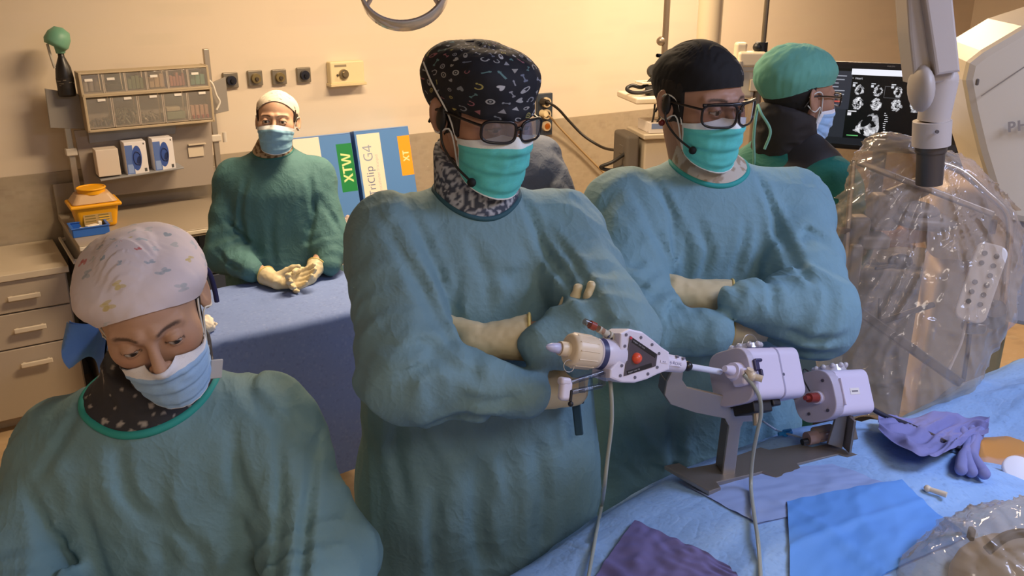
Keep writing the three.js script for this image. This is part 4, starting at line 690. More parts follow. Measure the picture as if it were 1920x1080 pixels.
// towards the viewer and right, in room terms
// A: the surgeon in the patterned cap
{
  const neck = at(890, 388, 1.63), base = V(neck.x, 0, neck.z);
  const scarfA = (x, y, z) => { const n = noise(x * 110, y * 110, z * 110) + 0.5 * noise(x * 220, y * 220, z * 220); return n > 0.08 ? [0.42, 0.44, 0.48] : [0.05, 0.06, 0.09]; };
  makePerson({
    label: 'surgeon with arms crossed in teal gown, dark patterned cap, black glasses and teal mask', base, neck, yaw: R(16), gownC: '#73959f', seed: 1.3, cell: 0.007,
    torso: { w: 0.105, r: 0.125, hipY: 1.0, hipR: 0.135, hem: 0.36, hemR: 0.17, hemW: 0.12, belly: 0.01 },
    arms: [
      { sh: at(744, 452, 1.57), el: at(766, 700, 1.36), wr: at(982, 738, 1.335), r: [0.088, 0.074, 0.037], hand: { w: at(1062, 732, 1.40), dir: at(1077, 640, 1.408).sub(at(1062, 732, 1.40)), thumb: D3(0.9, 0.1, 0.4), curl: [0.05, 0.05, 0.1, 0.15], noThumb: true }, cuff: 0.054, cuffR: 0.040 },
      { sh: at(1040, 445, 1.65), el: at(1150, 622, 1.42), wr: at(1018, 645, 1.385), r: [0.088, 0.066, 0.038], hand: { w: at(900, 640, 1.425), dir: at(805, 622, 1.47).sub(at(900, 640, 1.425)), thumb: D3(0, 1, 0.1), curl: [0.1, 0.1, 0.1, 0.1], noThumb: true }, cuff: 0.088, cuffR: 0.041 },
    ],
    head: { c: at(903, 212, 1.6), yaw: 36, pitch: 9, roll: -2, skin: SKIN_A, open: 0.003, gazeY: -0.003 },
    cap: { radii: [0.091, 0.092, 0.113], n: 3.0, cy: 0.026, cz: -0.012, front: -6, side: -7, back: -34, wrinkle: 0.8, seed: 3, tuck: 0.01, mat: texMat(motifs('#14161f', 330, ['#8f9299', '#a3a6a8', '#6d7688', '#7f858c', '#9a9a96', '#8f9299', '#a3a6a8', '#a39a58', '#94606a', '#5c7f80', '#b9bcc0'], 31, ['pill', 'bone', 'heart', 'ring', 'hook', 'bar', 'tri'], 5), 0.8) },
    mask: { seed: 2, mat: TEAL_MASK, tied: true },
    hair: (x, y, z) => Math.max(z - 0.035, y - 0.05, -(y + 0.03) - Math.max(0, 0.0 - z) * 0.6, 0.06 - Math.abs(x) + (z < -0.03 ? -1 : 0)), hairC: 0x1a120d,
    glasses: spectacles({ cx: 0.034, cy: -0.001, w: 0.057, h: 0.037, t: 0.0026, c: 0x141013, lens: clear(0xc2bdbc, 0.1, { transmission: 0.8 }), place: (x, y) => V(x, y, 0.112 - x * x * 5.2) }),
    extra: (g, H) => { boom([V(-0.083, -0.005, 0.0), V(-0.085, -0.045, 0.012), V(-0.076, -0.075, 0.045), V(-0.062, -0.095, 0.078)], [-0.062, -0.096, 0.079])(g, H); const p = at(1083, 785, 1.5).sub(g.position); part(g, 'gown_tie', [box(0.016, 0.07, 0.006).rotateZ(0.12).translate(p.x, p.y, p.z), box(0.03, 0.03, 0.02, p.x - 0.004, p.y + 0.05, p.z)], mat(0x2c4a58, 0.8)); },
    neckline: { rx: 0.078, rz: 0.078, f: 0.018, trimR: 0.005, trimC: 0x2c5563, scarf: scarfA, scarfR: 0.076, scarfTop: 0.115, scarfCell: 0.0045, scarfName: 'patterned_collar' },
    grooves: [
      { fwd: 1.5, pts: [[765, 370], [790, 440], [818, 510], [838, 570], [846, 630]], w: 0.012, d: 0.008 }, { fwd: 1.46, pts: [[712, 400], [750, 470], [790, 540], [826, 600]], w: 0.012, d: 0.006 },
      { fwd: 1.55, pts: [[990, 375], [1012, 450], [1045, 520], [1052, 590]], w: 0.012, d: 0.016 }, { fwd: 1.55, pts: [[1022, 420], [1050, 470], [1066, 560]], w: 0.009, d: 0.010 },
      { fwd: 1.45, pts: [[690, 600], [760, 590], [850, 612]], w: 0.012, d: 0.009 }, { fwd: 1.42, pts: [[720, 640], [790, 622], [880, 660]], w: 0.011, d: 0.009 },
      { fwd: 1.5, pts: [[852, 490], [845, 560], [862, 600]], w: 0.011, d: 0.007 }, { fwd: 1.5, pts: [[910, 500], [960, 520], [1010, 505]], w: 0.015, d: 0.006 }, { fwd: 1.5, pts: [[880, 440], [910, 520], [905, 580]], w: 0.014, d: 0.006 },
      { fwd: 1.4, pts: [[760, 760], [850, 730], [935, 740]], w: 0.010, d: 0.009 }, { fwd: 1.4, pts: [[820, 690], [900, 700], [985, 690]], w: 0.009, d: 0.006 },
      { fwd: 1.55, pts: [[735, 700], [730, 800], [745, 900]], w: 0.016, d: 0.012 }, { fwd: 1.55, pts: [[880, 800], [870, 920], [890, 1060]], w: 0.02, d: 0.010 }, { fwd: 1.55, pts: [[980, 780], [1000, 900], [985, 1050]], w: 0.02, d: 0.010 }, { fwd: 1.55, pts: [[800, 800], [790, 930], [805, 1060]], w: 0.018, d: 0.009 },
      { fwd: 1.42, pts: [[1060, 600], [1110, 580], [1165, 590]], w: 0.009, d: 0.008 }, { fwd: 1.42, pts: [[1010, 680], [1080, 660], [1150, 640]], w: 0.009, d: 0.007 },
    ],
  });
}
// B: the surgeon in the black cap
{
  const neck = at(1322, 328, 1.94), base = V(neck.x, 0, neck.z);
  makePerson({
    label: 'surgeon with arms crossed in teal gown, plain black cap and clear safety goggles', base, neck, yaw: R(8), gownC: '#7298a6', seed: 7.7, cell: 0.0075,
    torso: { w: 0.115, r: 0.128, hipY: 1.0, hipR: 0.135, hem: 0.36, hemR: 0.165, hemW: 0.12 },
    arms: [
      { sh: at(1176, 400, 1.90), el: at(1186, 612, 1.66), wr: at(1338, 624, 1.595), r: [0.095, 0.076, 0.037], hand: { w: at(1425, 612, 1.68), dir: at(1500, 590, 1.76).sub(at(1425, 612, 1.68)), thumb: D3(0, 1, 0), curl: [0.1, 0.1, 0.1, 0.1], noThumb: true }, cuff: 0.066, cuffR: 0.040 },
      { sh: at(1478, 402, 1.96), el: at(1520, 590, 1.67), wr: at(1386, 565, 1.625), r: [0.095, 0.074, 0.038], hand: { w: at(1278, 548, 1.70), dir: at(1195, 538, 1.77).sub(at(1278, 548, 1.70)), thumb: D3(0, 1, 0.1), curl: [0.1, 0.1, 0.1, 0.1], noThumb: true }, cuff: 0.095, cuffR: 0.042 },
    ],
    head: { c: at(1312, 190, 1.9), yaw: 30, pitch: 6, roll: 1, skin: SKIN_A, open: 0.004, gazeY: -0.001 },
    cap: { radii: [0.082, 0.084, 0.102], n: 2.5, cy: 0.026, cz: -0.014, front: 12, side: -2, back: -34, wrinkle: 0.9, seed: 9, gathers: 40, tuck: 0.008, mat: texMat(canvasTex(1024, 256, (x, w, h) => { x.fillStyle = '#0b0b0d'; x.fillRect(0, 0, w, h); x.fillStyle = '#6c6a68'; x.font = 'bold 34px sans-serif'; x.fillText('IM', 590, 172); x.font = 'bold 26px sans-serif'; x.fillText('Serv', 580, 214); }), 0.85), tie: [[[-0.03, 0.075, -0.118], [0.0, 0.07, -0.125], [0.03, 0.065, -0.118]]], tieC: 0x0b0b0d },
    mask: { seed: 8, mat: TEAL_MASK },
    hair: (x, y, z) => Math.max(z - 0.03, y - 0.05, -(y + 0.035) - Math.max(0, -z) * 0.6, 0.06 - Math.abs(x) + (z < -0.03 ? -1 : 0)), hairC: 0x15100c,
    glasses: spectacles({ cx: 0.0365, cy: -0.002, w: 0.066, h: 0.047, t: 0.0026, c: 0x191516, lens: clear(0xe6e3e6, 0.05), top: true, band: 0.022, place: (x, y) => V(x, y, 0.117 - x * x * 6.0) }),
    extra: (g, H, hp) => { boom([V(-0.084, 0.0, -0.005), V(-0.09, -0.03, 0.005), V(-0.082, -0.058, 0.035), V(-0.066, -0.078, 0.066)], [-0.064, -0.08, 0.068])(g, H); H('earpiece', ball(0.007, -0.086, -0.04, -0.012), mat(0x6b1410, 0.4)); },
    neckline: { rx: 0.082, rz: 0.078, f: 0.02, trimC: 0x2f9b9a, trimR: 0.006, scarf: (x, y, z) => noise(x * 45, y * 45, z * 45) > 0.22 ? [0.34, 0.26, 0.18] : [0.52, 0.47, 0.4], scarfR: 0.073, scarfTop: 0.09, scarfName: 'pale_collar' },
    grooves: [
      { fwd: 1.82, pts: [[1185, 340], [1210, 420], [1238, 480], [1242, 540]], w: 0.013, d: 0.008 }, { fwd: 1.82, pts: [[1235, 330], [1255, 400], [1250, 470]], w: 0.010, d: 0.009 },
      { fwd: 1.82, pts: [[1445, 340], [1455, 410], [1438, 510]], w: 0.011, d: 0.012 }, { fwd: 1.82, pts: [[1400, 400], [1380, 460], [1360, 515]], w: 0.012, d: 0.009 }, { fwd: 1.82, pts: [[1300, 400], [1318, 460], [1300, 520]], w: 0.012, d: 0.008 },
      { fwd: 1.82, pts: [[1262, 395], [1275, 460], [1270, 510]], w: 0.009, d: 0.006 }, { fwd: 1.82, pts: [[1470, 440], [1500, 425], [1530, 440]], w: 0.009, d: 0.009 }, { fwd: 1.75, pts: [[1400, 560], [1450, 580], [1530, 575]], w: 0.008, d: 0.006 }, { fwd: 1.75, pts: [[1380, 590], [1450, 607], [1520, 610]], w: 0.009, d: 0.007 },
      { fwd: 1.72, pts: [[1190, 560], [1230, 540], [1255, 550]], w: 0.009, d: 0.008 }, { fwd: 1.7, pts: [[1230, 640], [1300, 628], [1350, 640]], w: 0.009, d: 0.007 }, { fwd: 1.75, pts: [[1100, 520], [1150, 500], [1210, 520]], w: 0.012, d: 0.009 },
      { fwd: 1.85, pts: [[1250, 720], [1240, 800], [1255, 880]], w: 0.018, d: 0.010 }, { fwd: 1.85, pts: [[1400, 690], [1410, 780], [1400, 850]], w: 0.018, d: 0.010 },
    ],
  });
}
// C: the man at the ultrasound screen, seen from behind
{
  const neck = at(1475, 268, 2.5), base = V(neck.x, 0, neck.z);
  makePerson({
    label: 'man seen from behind in green scrubs and green bouffant cap, facing the ultrasound screen', base, neck, yaw: R(118), gownC: '#14665a', gownName: 'scrub_top', seed: 21, cell: 0.012, bare: true, trouserC: 0x1f5a4e,
    torso: { w: 0.10, r: 0.12, hipY: 1.0, hipR: 0.12, hem: 0.3, hemR: 0.14, hemW: 0.1, noSkirt: true },
    arms: [
      { sh: at(1550, 358, 2.36), el: at(1570, 450, 2.27), wr: at(1576, 466, 2.26), r: [0.088, 0.078, 0.066], hand: { w: at(1690, 440, 2.5), dir: D3(1, 0.05, -0.5), thumb: D3(0, 1, 0), curl: [0.5, 0.5, 0.5, 0.5] } },
      { sh: at(1432, 330, 2.68), el: at(1440, 470, 2.75), wr: at(1450, 480, 2.77), r: [0.085, 0.07, 0.06], hand: { w: at(1640, 450, 2.72), dir: D3(1, 0.05, -0.5), thumb: D3(0, 1, 0), curl: [0.5, 0.5, 0.5, 0.5] } },
    ],
    head: { c: at(1497, 180, 2.47), yaw: 112, pitch: 6, roll: 0, skin: [0.36, 0.19, 0.12] },
    cap: { radii: [0.094, 0.1, 0.12], n: 2.2, cy: 0.036, cz: -0.018, front: 6, side: -4, back: -30, cling: 0.3, wrinkle: 1.5, seed: 14, gathers: 60, mat: mat(0x62a392, 0.85), tieC: 0x86c2b0, tieR: 0.004, tie: [[[0.0, -0.03, -0.128], [-0.01, -0.07, -0.135], [-0.01, -0.12, -0.13], [0.0, -0.17, -0.11], [0.02, -0.2, -0.09]], [[0.0, -0.03, -0.128], [-0.03, -0.05, -0.135], [-0.06, -0.09, -0.12], [-0.05, -0.14, -0.12]]] },
    mask: { seed: 5, mat: BLUE_MASK, bottom: -0.122 },
    hair: (x, y, z) => Math.max(z + 0.012, y - 0.05, -(y + 0.062)), hairC: 0x120d0a,
    glasses: spectacles({ cx: 0.034, cy: 0, w: 0.054, h: 0.034, t: 0.0022, c: 0x15100f, lens: clear(0xe6e3e6, 0.05), place: (x, y) => V(x, y, 0.112 - x * x * 5) }),
    neckline: { rx: 0.125, rz: 0.13, f: 0.01, scarf: () => [0.018, 0.014, 0.013], scarfR: 0.078, scarfTop: 0.085, neckOnly: true, scarfName: 'thyroid_collar', scarfCell: 0.006 },
    extra: (g, H, hp, M, off, C) => {
      const bs = [], LL = V(Math.cos(R(118)), 0, -Math.sin(R(118))); for (const s of [-1, -0.33, 0.33, 1]) bs.push(bone(off(C, s * 0.1, -0.16, 0.0), off(C, s * 0.1, -0.62, 0.0), 0.142, 0.148)); for (const s of [-1, 1]) bs.push(bone(off(C, s * 0.06, -0.015, 0), off(C, s * 0.115, -0.045, 0), 0.068, 0.066));
      const [lo, hi] = boundsOf(bs, 0.03);
      part(g, 'lead_apron', sdfMesh((x, y, z) => { const q = V(x, y, z).sub(C), l = q.dot(LL); return Math.max(bonesD(bs, 0.05, x, y, z) - 0.006 * noise(x * 9, y * 6, z * 9), (q.y + 0.12 - 0.18 * sstep(-0.01, -0.06, l)) * 0.6); }, lo, hi, 0.011, (x, y, z) => y > C.y - 0.08 ? [0.016, 0.014, 0.014] : [0.16, 0.25, 0.31]), vcol(0.6));
    },
  });
}
// D: the woman with clasped hands behind the small table
{
  const neck = at(514, 291, 3.52), base = V(neck.x, 0, neck.z), hY = 0.885, h0 = atY(516, 527, hY), h1 = atY(583, 516, hY), mid = atY(545, 530, hY);
  makePerson({
    label: 'woman in dark teal gown and white cap, gloved hands clasped on the small table', base, neck, yaw: R(3), gownC: '#4a7577', seed: 33, cell: 0.010, trouserC: 0x2f716f,
    torso: { w: 0.095, r: 0.115, hipY: 0.85, hipR: 0.125, hem: 0.35, hemR: 0.15, hemW: 0.11, belly: 0.0 },
    arms: [
      { sh: at(442, 338, 3.52), el: at(424, 470, 3.42), wr: atY(470, 508, hY + 0.02), r: [0.076, 0.074, 0.038], hand: { w: h0, dir: atY(562, 522, hY + 0.01).sub(h0), thumb: D3(0.1, 0.75, -0.6), flip: 1, curl: [0.3, 0.35, 0.4, 0.4], thumbOut: 0.2, size: 0.94 }, cuff: 0.06, cuffR: 0.036 },
      { sh: at(590, 332, 3.54), el: at(616, 458, 3.44), wr: atY(617, 496, hY + 0.02), r: [0.076, 0.072, 0.038], hand: { w: h1, dir: atY(536, 534, hY).sub(h1), thumb: D3(0.1, 0.75, -0.6), flip: -1, curl: [0.45, 0.5, 0.5, 0.5], thumbOut: 0.2, size: 0.94 }, cuff: 0.06, cuffR: 0.036 },
    ],
    head: { c: at(520, 228, 3.5), yaw: 7, pitch: -8, roll: -3, skin: SKIN_W, open: 0.0045, s: 0.97 },
    cap: { radii: [0.086, 0.09, 0.105], n: 2.2, cy: 0.028, cz: -0.016, front: 30, side: -12, back: -30, wrinkle: 0.7, seed: 4, mat: texMat(motifs('#e4d8c4', 26, ['#6f7a74', '#8d8f86', '#57655f'], 34, ['blot', 'pill'], 77), 0.85) },
    mask: { seed: 6, mat: CYAN_MASK },
    hair: (x, y, z) => Math.max(z - 0.035, y - 0.09, -(y - 0.0), Math.min(0.05 - Math.abs(x), 0.065 - y)), hairC: 0x2a1a10,
    neckline: { rx: 0.078, rz: 0.075, f: 0.015, trimC: 0x2f716f, trimR: 0.004, scarf: (x, y, z) => noise(x * 60, y * 60, z * 60) > 0.15 ? [0.16, 0.10, 0.06] : [0.5, 0.4, 0.27], scarfR: 0.07, scarfTop: 0.085, scarfName: 'patterned_collar' },
    grooves: [{ fwd: 3.4, pts: [[462, 330], [452, 400], [470, 470]], w: 0.013, d: 0.014 }, { fwd: 3.4, pts: [[575, 320], [588, 400], [578, 460]], w: 0.013, d: 0.014 }, { fwd: 3.4, pts: [[515, 370], [512, 440], [520, 500]], w: 0.016, d: 0.008 }, { fwd: 3.3, pts: [[400, 410], [430, 440], [470, 470]], w: 0.011, d: 0.012 }, { fwd: 3.3, pts: [[600, 400], [620, 430], [632, 450]], w: 0.010, d: 0.010 }, { fwd: 3.3, pts: [[395, 470], [430, 490], [480, 500]], w: 0.010, d: 0.010 }],
  });
}
// E: the young woman in front, looking down
{
  const neck = at(288, 722, 1.40), base = V(neck.x, 0, neck.z);
  makePerson({
    label: 'woman in front looking down, white printed cap, light blue mask and teal gown', base, neck, yaw: R(8), gownC: '#73969d', seed: 51, cell: 0.007,
    torso: { w: 0.10, r: 0.115, hipY: 0.86, hipR: 0.13, hem: 0.34, hemR: 0.16, hemW: 0.12 },
    arms: [
      { sh: at(132, 850, 1.38), el: at(28, 1075, 1.26), wr: V(-0.52, 0.98, -0.92), r: [0.088, 0.082, 0.05], hand: { w: V(-0.48, 0.98, -0.86), dir: D3(0.4, -0.05, 1), thumb: D3(0.6, 0.6, 0), curl: [0.3, 0.3, 0.3, 0.3] } },
      { sh: at(500, 800, 1.40), el: at(606, 1050, 1.30), wr: V(-0.31, 0.98, -0.95), r: [0.086, 0.084, 0.05], hand: { w: V(-0.31, 0.98, -0.89), dir: D3(-0.3, -0.05, 1), thumb: D3(-0.6, 0.6, 0), flip: -1, curl: [0.3, 0.3, 0.3, 0.3] } },
    ],
    head: { c: at(282, 578, 1.3), yaw: 20, pitch: 20, roll: 13, skin: [0.50, 0.30, 0.195], open: 0.0045, gazeY: -0.0035, gazeX: 0.003, browC: lin(0x2c1b12) },
    cap: { radii: [0.101, 0.086, 0.112], n: 2.45, cy: 0.024, cz: -0.018, front: 19, side: -22, back: -34, cling: 0.3, wrinkle: 0.55, seed: 12, tuck: 0.008, mat: texMat(motifs('#ddd3d6', 44, ['#a9b2ba', '#b4babe', '#c2c4c6', '#c9b878', '#c56866', '#9fabb6', '#bcc4cb'], 54, ['blot', 'blot', 'blot', 'heart'], 99), 0.85), tie: [[[0.085, 0.03, -0.045], [0.094, 0.0, -0.05], [0.092, -0.035, -0.05], [0.088, -0.06, -0.045]]], tieC: 0x272a55, tieR: 0.0045 },
    mask: { seed: 1, mat: BLUE_MASK, top: -0.028, bottom: -0.135, span: 64 },
    hair: (x, y, z) => Math.max(z - 0.02, y - 0.04, -(y + 0.06), 0.04 - Math.abs(x)), hairC: 0x1d1512,
    neckline: { rx: 0.108, rz: 0.092, f: 0.024, l: 0.0, trimC: 0x2f9c93, trimR: 0.0075, scarf: (x, y, z) => noise(x * 70, y * 95, z * 70) > 0.42 ? [0.38, 0.35, 0.32] : [0.035, 0.035, 0.042], scarfR: 0.078, scarfTop: 0.09, scarfName: 'dark_collar', scarfCell: 0.0045 },
    extra: (g, H, hp, M, off, C) => {
      const p = at(150, 660, 1.45).sub(g.position), tie = sheet(14, 8, (u, v) => V(p.x + 0.055 * (u - 0.5) * (1 + 0.4 * v), p.y + 0.09 * (0.5 - v) + 0.01 * Math.sin(u * 6), p.z - 0.03 + 0.03 * Math.sin(u * 5 + v * 3)));
      const t2 = tie.clone().translate(0.002, 0, -0.006); part(g, 'gown_tie', [tie, t2], mat(0x6f96cc, 0.8));
      const q = hp(0.06, -0.1, 0.03); part(g, 'collar_tag', box(0.02, 0.032, 0.004).rotateZ(-0.2).rotateY(0.7).translate(q.x + 0.012, q.y - 0.018, q.z + 0.02), mat(0xb9b7b4, 0.7));
    },
    grooves: [
      { fwd: 1.32, pts: [[395, 710], [460, 760], [520, 800], [575, 850]], w: 0.006, d: 0.006 }, { fwd: 1.32, pts: [[165, 740], [120, 820], [85, 880]], w: 0.006, d: 0.006 },
      { fwd: 1.3, pts: [[590, 840], [580, 930], [575, 1000], [560, 1060]], w: 0.011, d: 0.014 }, { fwd: 1.3, pts: [[520, 810], [530, 920], [525, 1060]], w: 0.011, d: 0.009 },
      { fwd: 1.3, pts: [[60, 880], [110, 960], [160, 1030], [200, 1080]], w: 0.012, d: 0.014 }, { fwd: 1.3, pts: [[150, 880], [190, 980], [230, 1080]], w: 0.014, d: 0.008 }, { fwd: 1.3, pts: [[220, 800], [250, 900], [300, 960]], w: 0.016, d: 0.007 }, { fwd: 1.3, pts: [[430, 800], [450, 900], [490, 960]], w: 0.016, d: 0.007 }, { fwd: 1.3, pts: [[300, 960], [330, 1020], [290, 1080]], w: 0.016, d: 0.007 }, { fwd: 1.3, pts: [[350, 960], [390, 1020], [390, 1080]], w: 0.016, d: 0.007 },
    ],
  });
}
// F: a colleague almost hidden behind the surgeon in the patterned cap
{
  const neck = at(945, 258, 3.3), base = V(neck.x, 0, neck.z);
  makePerson({
    label: 'person in grey scrubs hidden behind the patterned cap surgeon, only an arm showing', base, neck, yaw: R(-10), gownC: '#545c6b', gownName: 'scrub_top', seed: 64, cell: 0.012, bare: true, trouserC: 0x545c6b, fold: 1.3,
    torso: { w: 0.09, r: 0.11, hipY: 0.85, hipR: 0.12, hem: 0.3, hemR: 0.14, hemW: 0.1, noSkirt: true },
    arms: [
      { sh: at(870, 300, 3.3), el: at(850, 400, 3.25), wr: at(852, 412, 3.24), r: [0.075, 0.06, 0.055], hand: { w: at(890, 480, 3.05), dir: D3(0.6, -0.3, 0.5), thumb: D3(0, 1, 0) } },
      { sh: at(1008, 296, 3.3), el: at(1037, 352, 3.25), wr: at(1040, 372, 3.22), r: [0.075, 0.062, 0.052], hand: { w: at(1052, 400, 3.1), dir: D3(0.1, -0.8, 0.3), thumb: D3(0, 0.2, 1), curl: [0.5, 0.5, 0.5, 0.5] } },
    ],
    head: { c: at(925, 190, 3.3), yaw: 0, pitch: 10, skin: SKIN_A },
    cap: { radii: [0.084, 0.1, 0.106], n: 2.2, front: 30, side: -2, back: -22, mat: mat(0x54606e, 0.85) },
  });
}
// ---------------------------------------------------------------- patient table
const BF = -1.10, BNEAR = -0.40, TA0 = 0.42, TA1 = 3.3;
const gauss = (x, c, w) => Math.exp(-(((x - c) / w) ** 2)), plat = (x, c, w) => Math.exp(-(((x - c) / w) ** 4));
function coverY(a, b) {   // height of the drape over the patient
  const t = clamp((b - BF) / (BNEAR - BF));
  let y = 1.015 + 0.088 * plat(a, 1.22, 0.42) + 0.05 * Math.sin(Math.PI * t) * plat(a, 0.9, 0.9);
  y += 0.09 * sstep(1.75, 2.05, a) * gauss(b, -0.75, 0.25) + 0.06 * gauss(a, 2.3, 0.35) * gauss(b, -0.78, 0.2) - 0.035 * gauss(a, 1.72, 0.13) * gauss(b, -0.88, 0.13);
  y -= 0.03 * gauss(b, BF, 0.035);
  const ca = Math.abs(((a * 1.02 + b * 0.12 + 10) / 0.31) % 1 - 0.5) * 0.31, cb = Math.abs(((b - a * 0.1 + 10.08) / 0.24) % 1 - 0.5) * 0.24; y += (0.004 * Math.exp(-((ca / 0.008) ** 2)) + 0.004 * Math.exp(-((cb / 0.008) ** 2))) * (1 - plat(a, 1.2, 0.3) * plat(b, -0.97, 0.14));
  const n1 = noise(a * 3.2, b * 4, 1), n2 = 1 - 2 * Math.abs(noise(a * 5 + n1, b * 7, 4)), n3 = 1 - 2 * Math.abs(noise(a * 13, b * 15 + n1, 8)), calm = 1 - 0.97 * plat(a, 1.2, 0.28) * plat(b, -0.97, 0.15);
  return y + calm * (0.012 * n1 + 0.008 * n2 + 0.003 * n3);
}
const onCover = (px, py, lift = 0) => { let y = 1.05, p; for (let i = 0; i < 12; i++) { p = atY(px, py, y); y = coverY(p.dot(AX), p.dot(NX)) + lift; } return p.setY(y); };
{
  const t = thing('operating_table', 'operating table of padded top and white column hidden under the blue drape', 'table', W(1.85, 0, -0.75), TURN);
  part(t, 'mattress', box(2.55, 0.05, 0.52, 0.05, 0.857, 0, 0.02), mat(0x22242a, 0.6)); part(t, 'tabletop', box(2.6, 0.03, 0.56, 0.05, 0.814, 0, 0.01), mat(0x8d9095, 0.4));
  part(t, 'column', [box(0.4, 0.62, 0.34, 0.6, 0.5, 0, 0.04), box(0.9, 0.18, 0.5, 0.6, 0.09, 0, 0.04)], mat(0xd5d4d8, 0.4));
  const g = sheet(220, 110, (u, v) => {
    const drop = 0.42, len = BNEAR - BF, s = v * (len + 2 * drop) - drop, a = TA0 + u * (TA1 - TA0), h = s < 0 ? -s : s > len ? s - len : 0, b0 = clamp(s, 0, len) + BF, side = s < 0 ? -1 : 1;
    const k = h / drop, out = h ? side * (0.012 + 0.035 * k + k * 0.02 * noise(a * 7, side, k) + 0.006 * noise(a * 20, k * 4, 3)) : 0;
    const y = coverY(a, b0) - h, p = W(a, y, b0 + out); p.u = a; p.v = s; return p;
  });
  const dm = texMat(drapeTex('#90b6e4', 1800), 0.75, { bumpMap: creaseTex, bumpScale: 0.003 }); dm.map.repeat.set(3, 3);
  tag(part(scene, 'patient_drape', g, dm), 'large light blue surgical drape covering the patient on the operating table', 'drape');
  // the patient under the drape
  const pa = W(1.5, 0.872, -0.75), P = (a, y, b) => W(a, y - 0.033, b).sub(pa), pb = [];
  for (const s of [-1, 1]) pb.push(bone(P(1.62, 0.985, -0.75 + s * 0.09), P(1.15, 0.985, -0.75 + s * 0.1), 0.07, 0.055), bone(P(1.15, 0.985, -0.75 + s * 0.1), P(0.72, 0.96, -0.75 + s * 0.1), 0.052, 0.04), bone(P(0.72, 0.95, -0.75 + s * 0.1), P(0.68, 1.0, -0.75 + s * 0.11), 0.035, 0.025));
  for (const s of [-1, 0, 1]) pb.push(bone(P(1.66, 0.995, -0.75 + s * 0.08), P(2.15, 1.0, -0.75 + s * 0.1), 0.08, 0.085));
  for (const s of [-1, 1]) pb.push(bone(P(2.15, 0.99, -0.75 + s * 0.17), P(1.85, 0.96, -0.75 + s * 0.2), 0.045, 0.036), bone(P(1.85, 0.96, -0.75 + s * 0.2), P(1.6, 0.95, -0.75 + s * 0.2), 0.034, 0.026));
  pb.push(bone(P(2.2, 0.99, -0.75), P(2.33, 0.99, -0.75), 0.055, 0.052), bone(P(2.38, 1.0, -0.75), P(2.47, 1.0, -0.75), 0.068, 0.075));
  const gp = onCover(1838, 832, 0).sub(pa); pb.push(bone(gp.clone().add(V(0, -0.06, 0)), gp.clone().add(V(-0.01, -0.03, 0.01)), 0.045, 0.035));
  const [lo, hi] = boundsOf(pb, 0.02), per = thing('person', 'patient lying under the blue drape, only a patch of iodine stained groin showing', 'person', pa);
  part(per, 'body', sdfMesh((x, y, z) => bonesD(pb, 0.05, x, y, z), lo, hi, 0.014, (x, y, z) => { const d = V(x, y, z).distanceTo(gp); return d < 0.10 ? [0.5, 0.24, 0.06] : [0.5, 0.3, 0.2]; }), vcol(0.5));
  // sheets lying on the drape
  const patch = (name, label, cat, corners, m, lift = 0.004, n = 40, rough = 0.002) => {
    const q = corners.map(([x, y]) => onCover(x, y)), top = (u, v, o) => { const p = q[0].clone().lerp(q[1], u).lerp(q[3].clone().lerp(q[2], u), v); return p.setY(coverY(p.dot(AX), p.dot(NX)) + lift + o + rough * noise(u * 9, v * 9, lift * 999)); };
    const o = part(scene, name, [sheet(n, n, (u, v) => top(u, 1 - v, 0)), sheet(n, n, (u, v) => top(u, v, -0.0025))], m); return tag(o, label, cat);
  };
  patch('absorbent_sheet', 'bright blue square sheet lying on the patient drape below the stand', 'sheet', [[1475, 945], [1690, 905], [1815, 1010], [1480, 1200]], mat(0x5d97e2, 0.7), 0.006);
  patch('towel', 'dark purple towel folded flat at the bottom of the drape', 'towel', [[1190, 982], [1365, 1068], [1420, 1150], [1090, 1120]], mat(0x6e6a9e, 0.9), 0.008, 40, 0.004);
  patch('adhesive_film', 'pale film strip of the drape around the metal stand plate', 'film', [[1270, 905], [1560, 872], [1700, 935], [1420, 985]], mat(0x92a9d8, 0.6), 0.003);
  // crumpled purple cloth by the groin
  const cp = onCover(1725, 835, 0.0), cl = part(scene, 'surgical_towel', sheet(60, 50, (u, v) => { const c = onCover(1645 + 205 * u, 792 + (30 + 60 * Math.sin(Math.PI * Math.min(u * 1.15, 1))) * v - 14 * u + 22 * u * u, 0.012); return c.add(V(0, 0.018 * noise(u * 3.5, v * 2.5, 2) + 0.010 * (1 - 2 * Math.abs(noise(u * 5 + v * 3, v * 2.5, 7))) + 0.014, 0)).sub(cp); }), mat(0x7d80b4, 0.92));
  cl.position.copy(cp); tag(cl, 'crumpled purple towel beside the iodine stained skin', 'towel');
  const fold = part(scene, 'surgical_towel', [0, 1, 2].map((k) => tube([0, 1, 2, 3, 4].map((i) => onCover(1800 + k * 14 + 10 * Math.sin(i * 1.2 + k) + i * 3, 800 + i * 20 + k * 4, 0.018)), 0.011, false, 24, 8)).concat([0, 1, 2].flatMap((k) => [0, 4].map((i) => { const p = onCover(1800 + k * 14 + 10 * Math.sin(i * 1.2 + k) + i * 3, 800 + i * 20 + k * 4, 0.018); return ball(0.011, p.x, p.y, p.z, 12); }))), mat(0x7d83b8, 0.92)); tag(fold, 'bunched purple towel folds at the right end of the crumpled towel', 'towel');
  const disc = onCover(1908, 880, 0.012), el = thing('electrode_disc', 'white round electrode disc on the blue drape at the right edge', 'disc', disc); part(el, 'pad', lathe([[0, 0.007], [0.024, 0.007], [0.028, 0.003], [0.028, -0.003], [0, -0.003]]).rotateX(0.6).rotateZ(0.2), mat(0xdcdce2, 0.5));
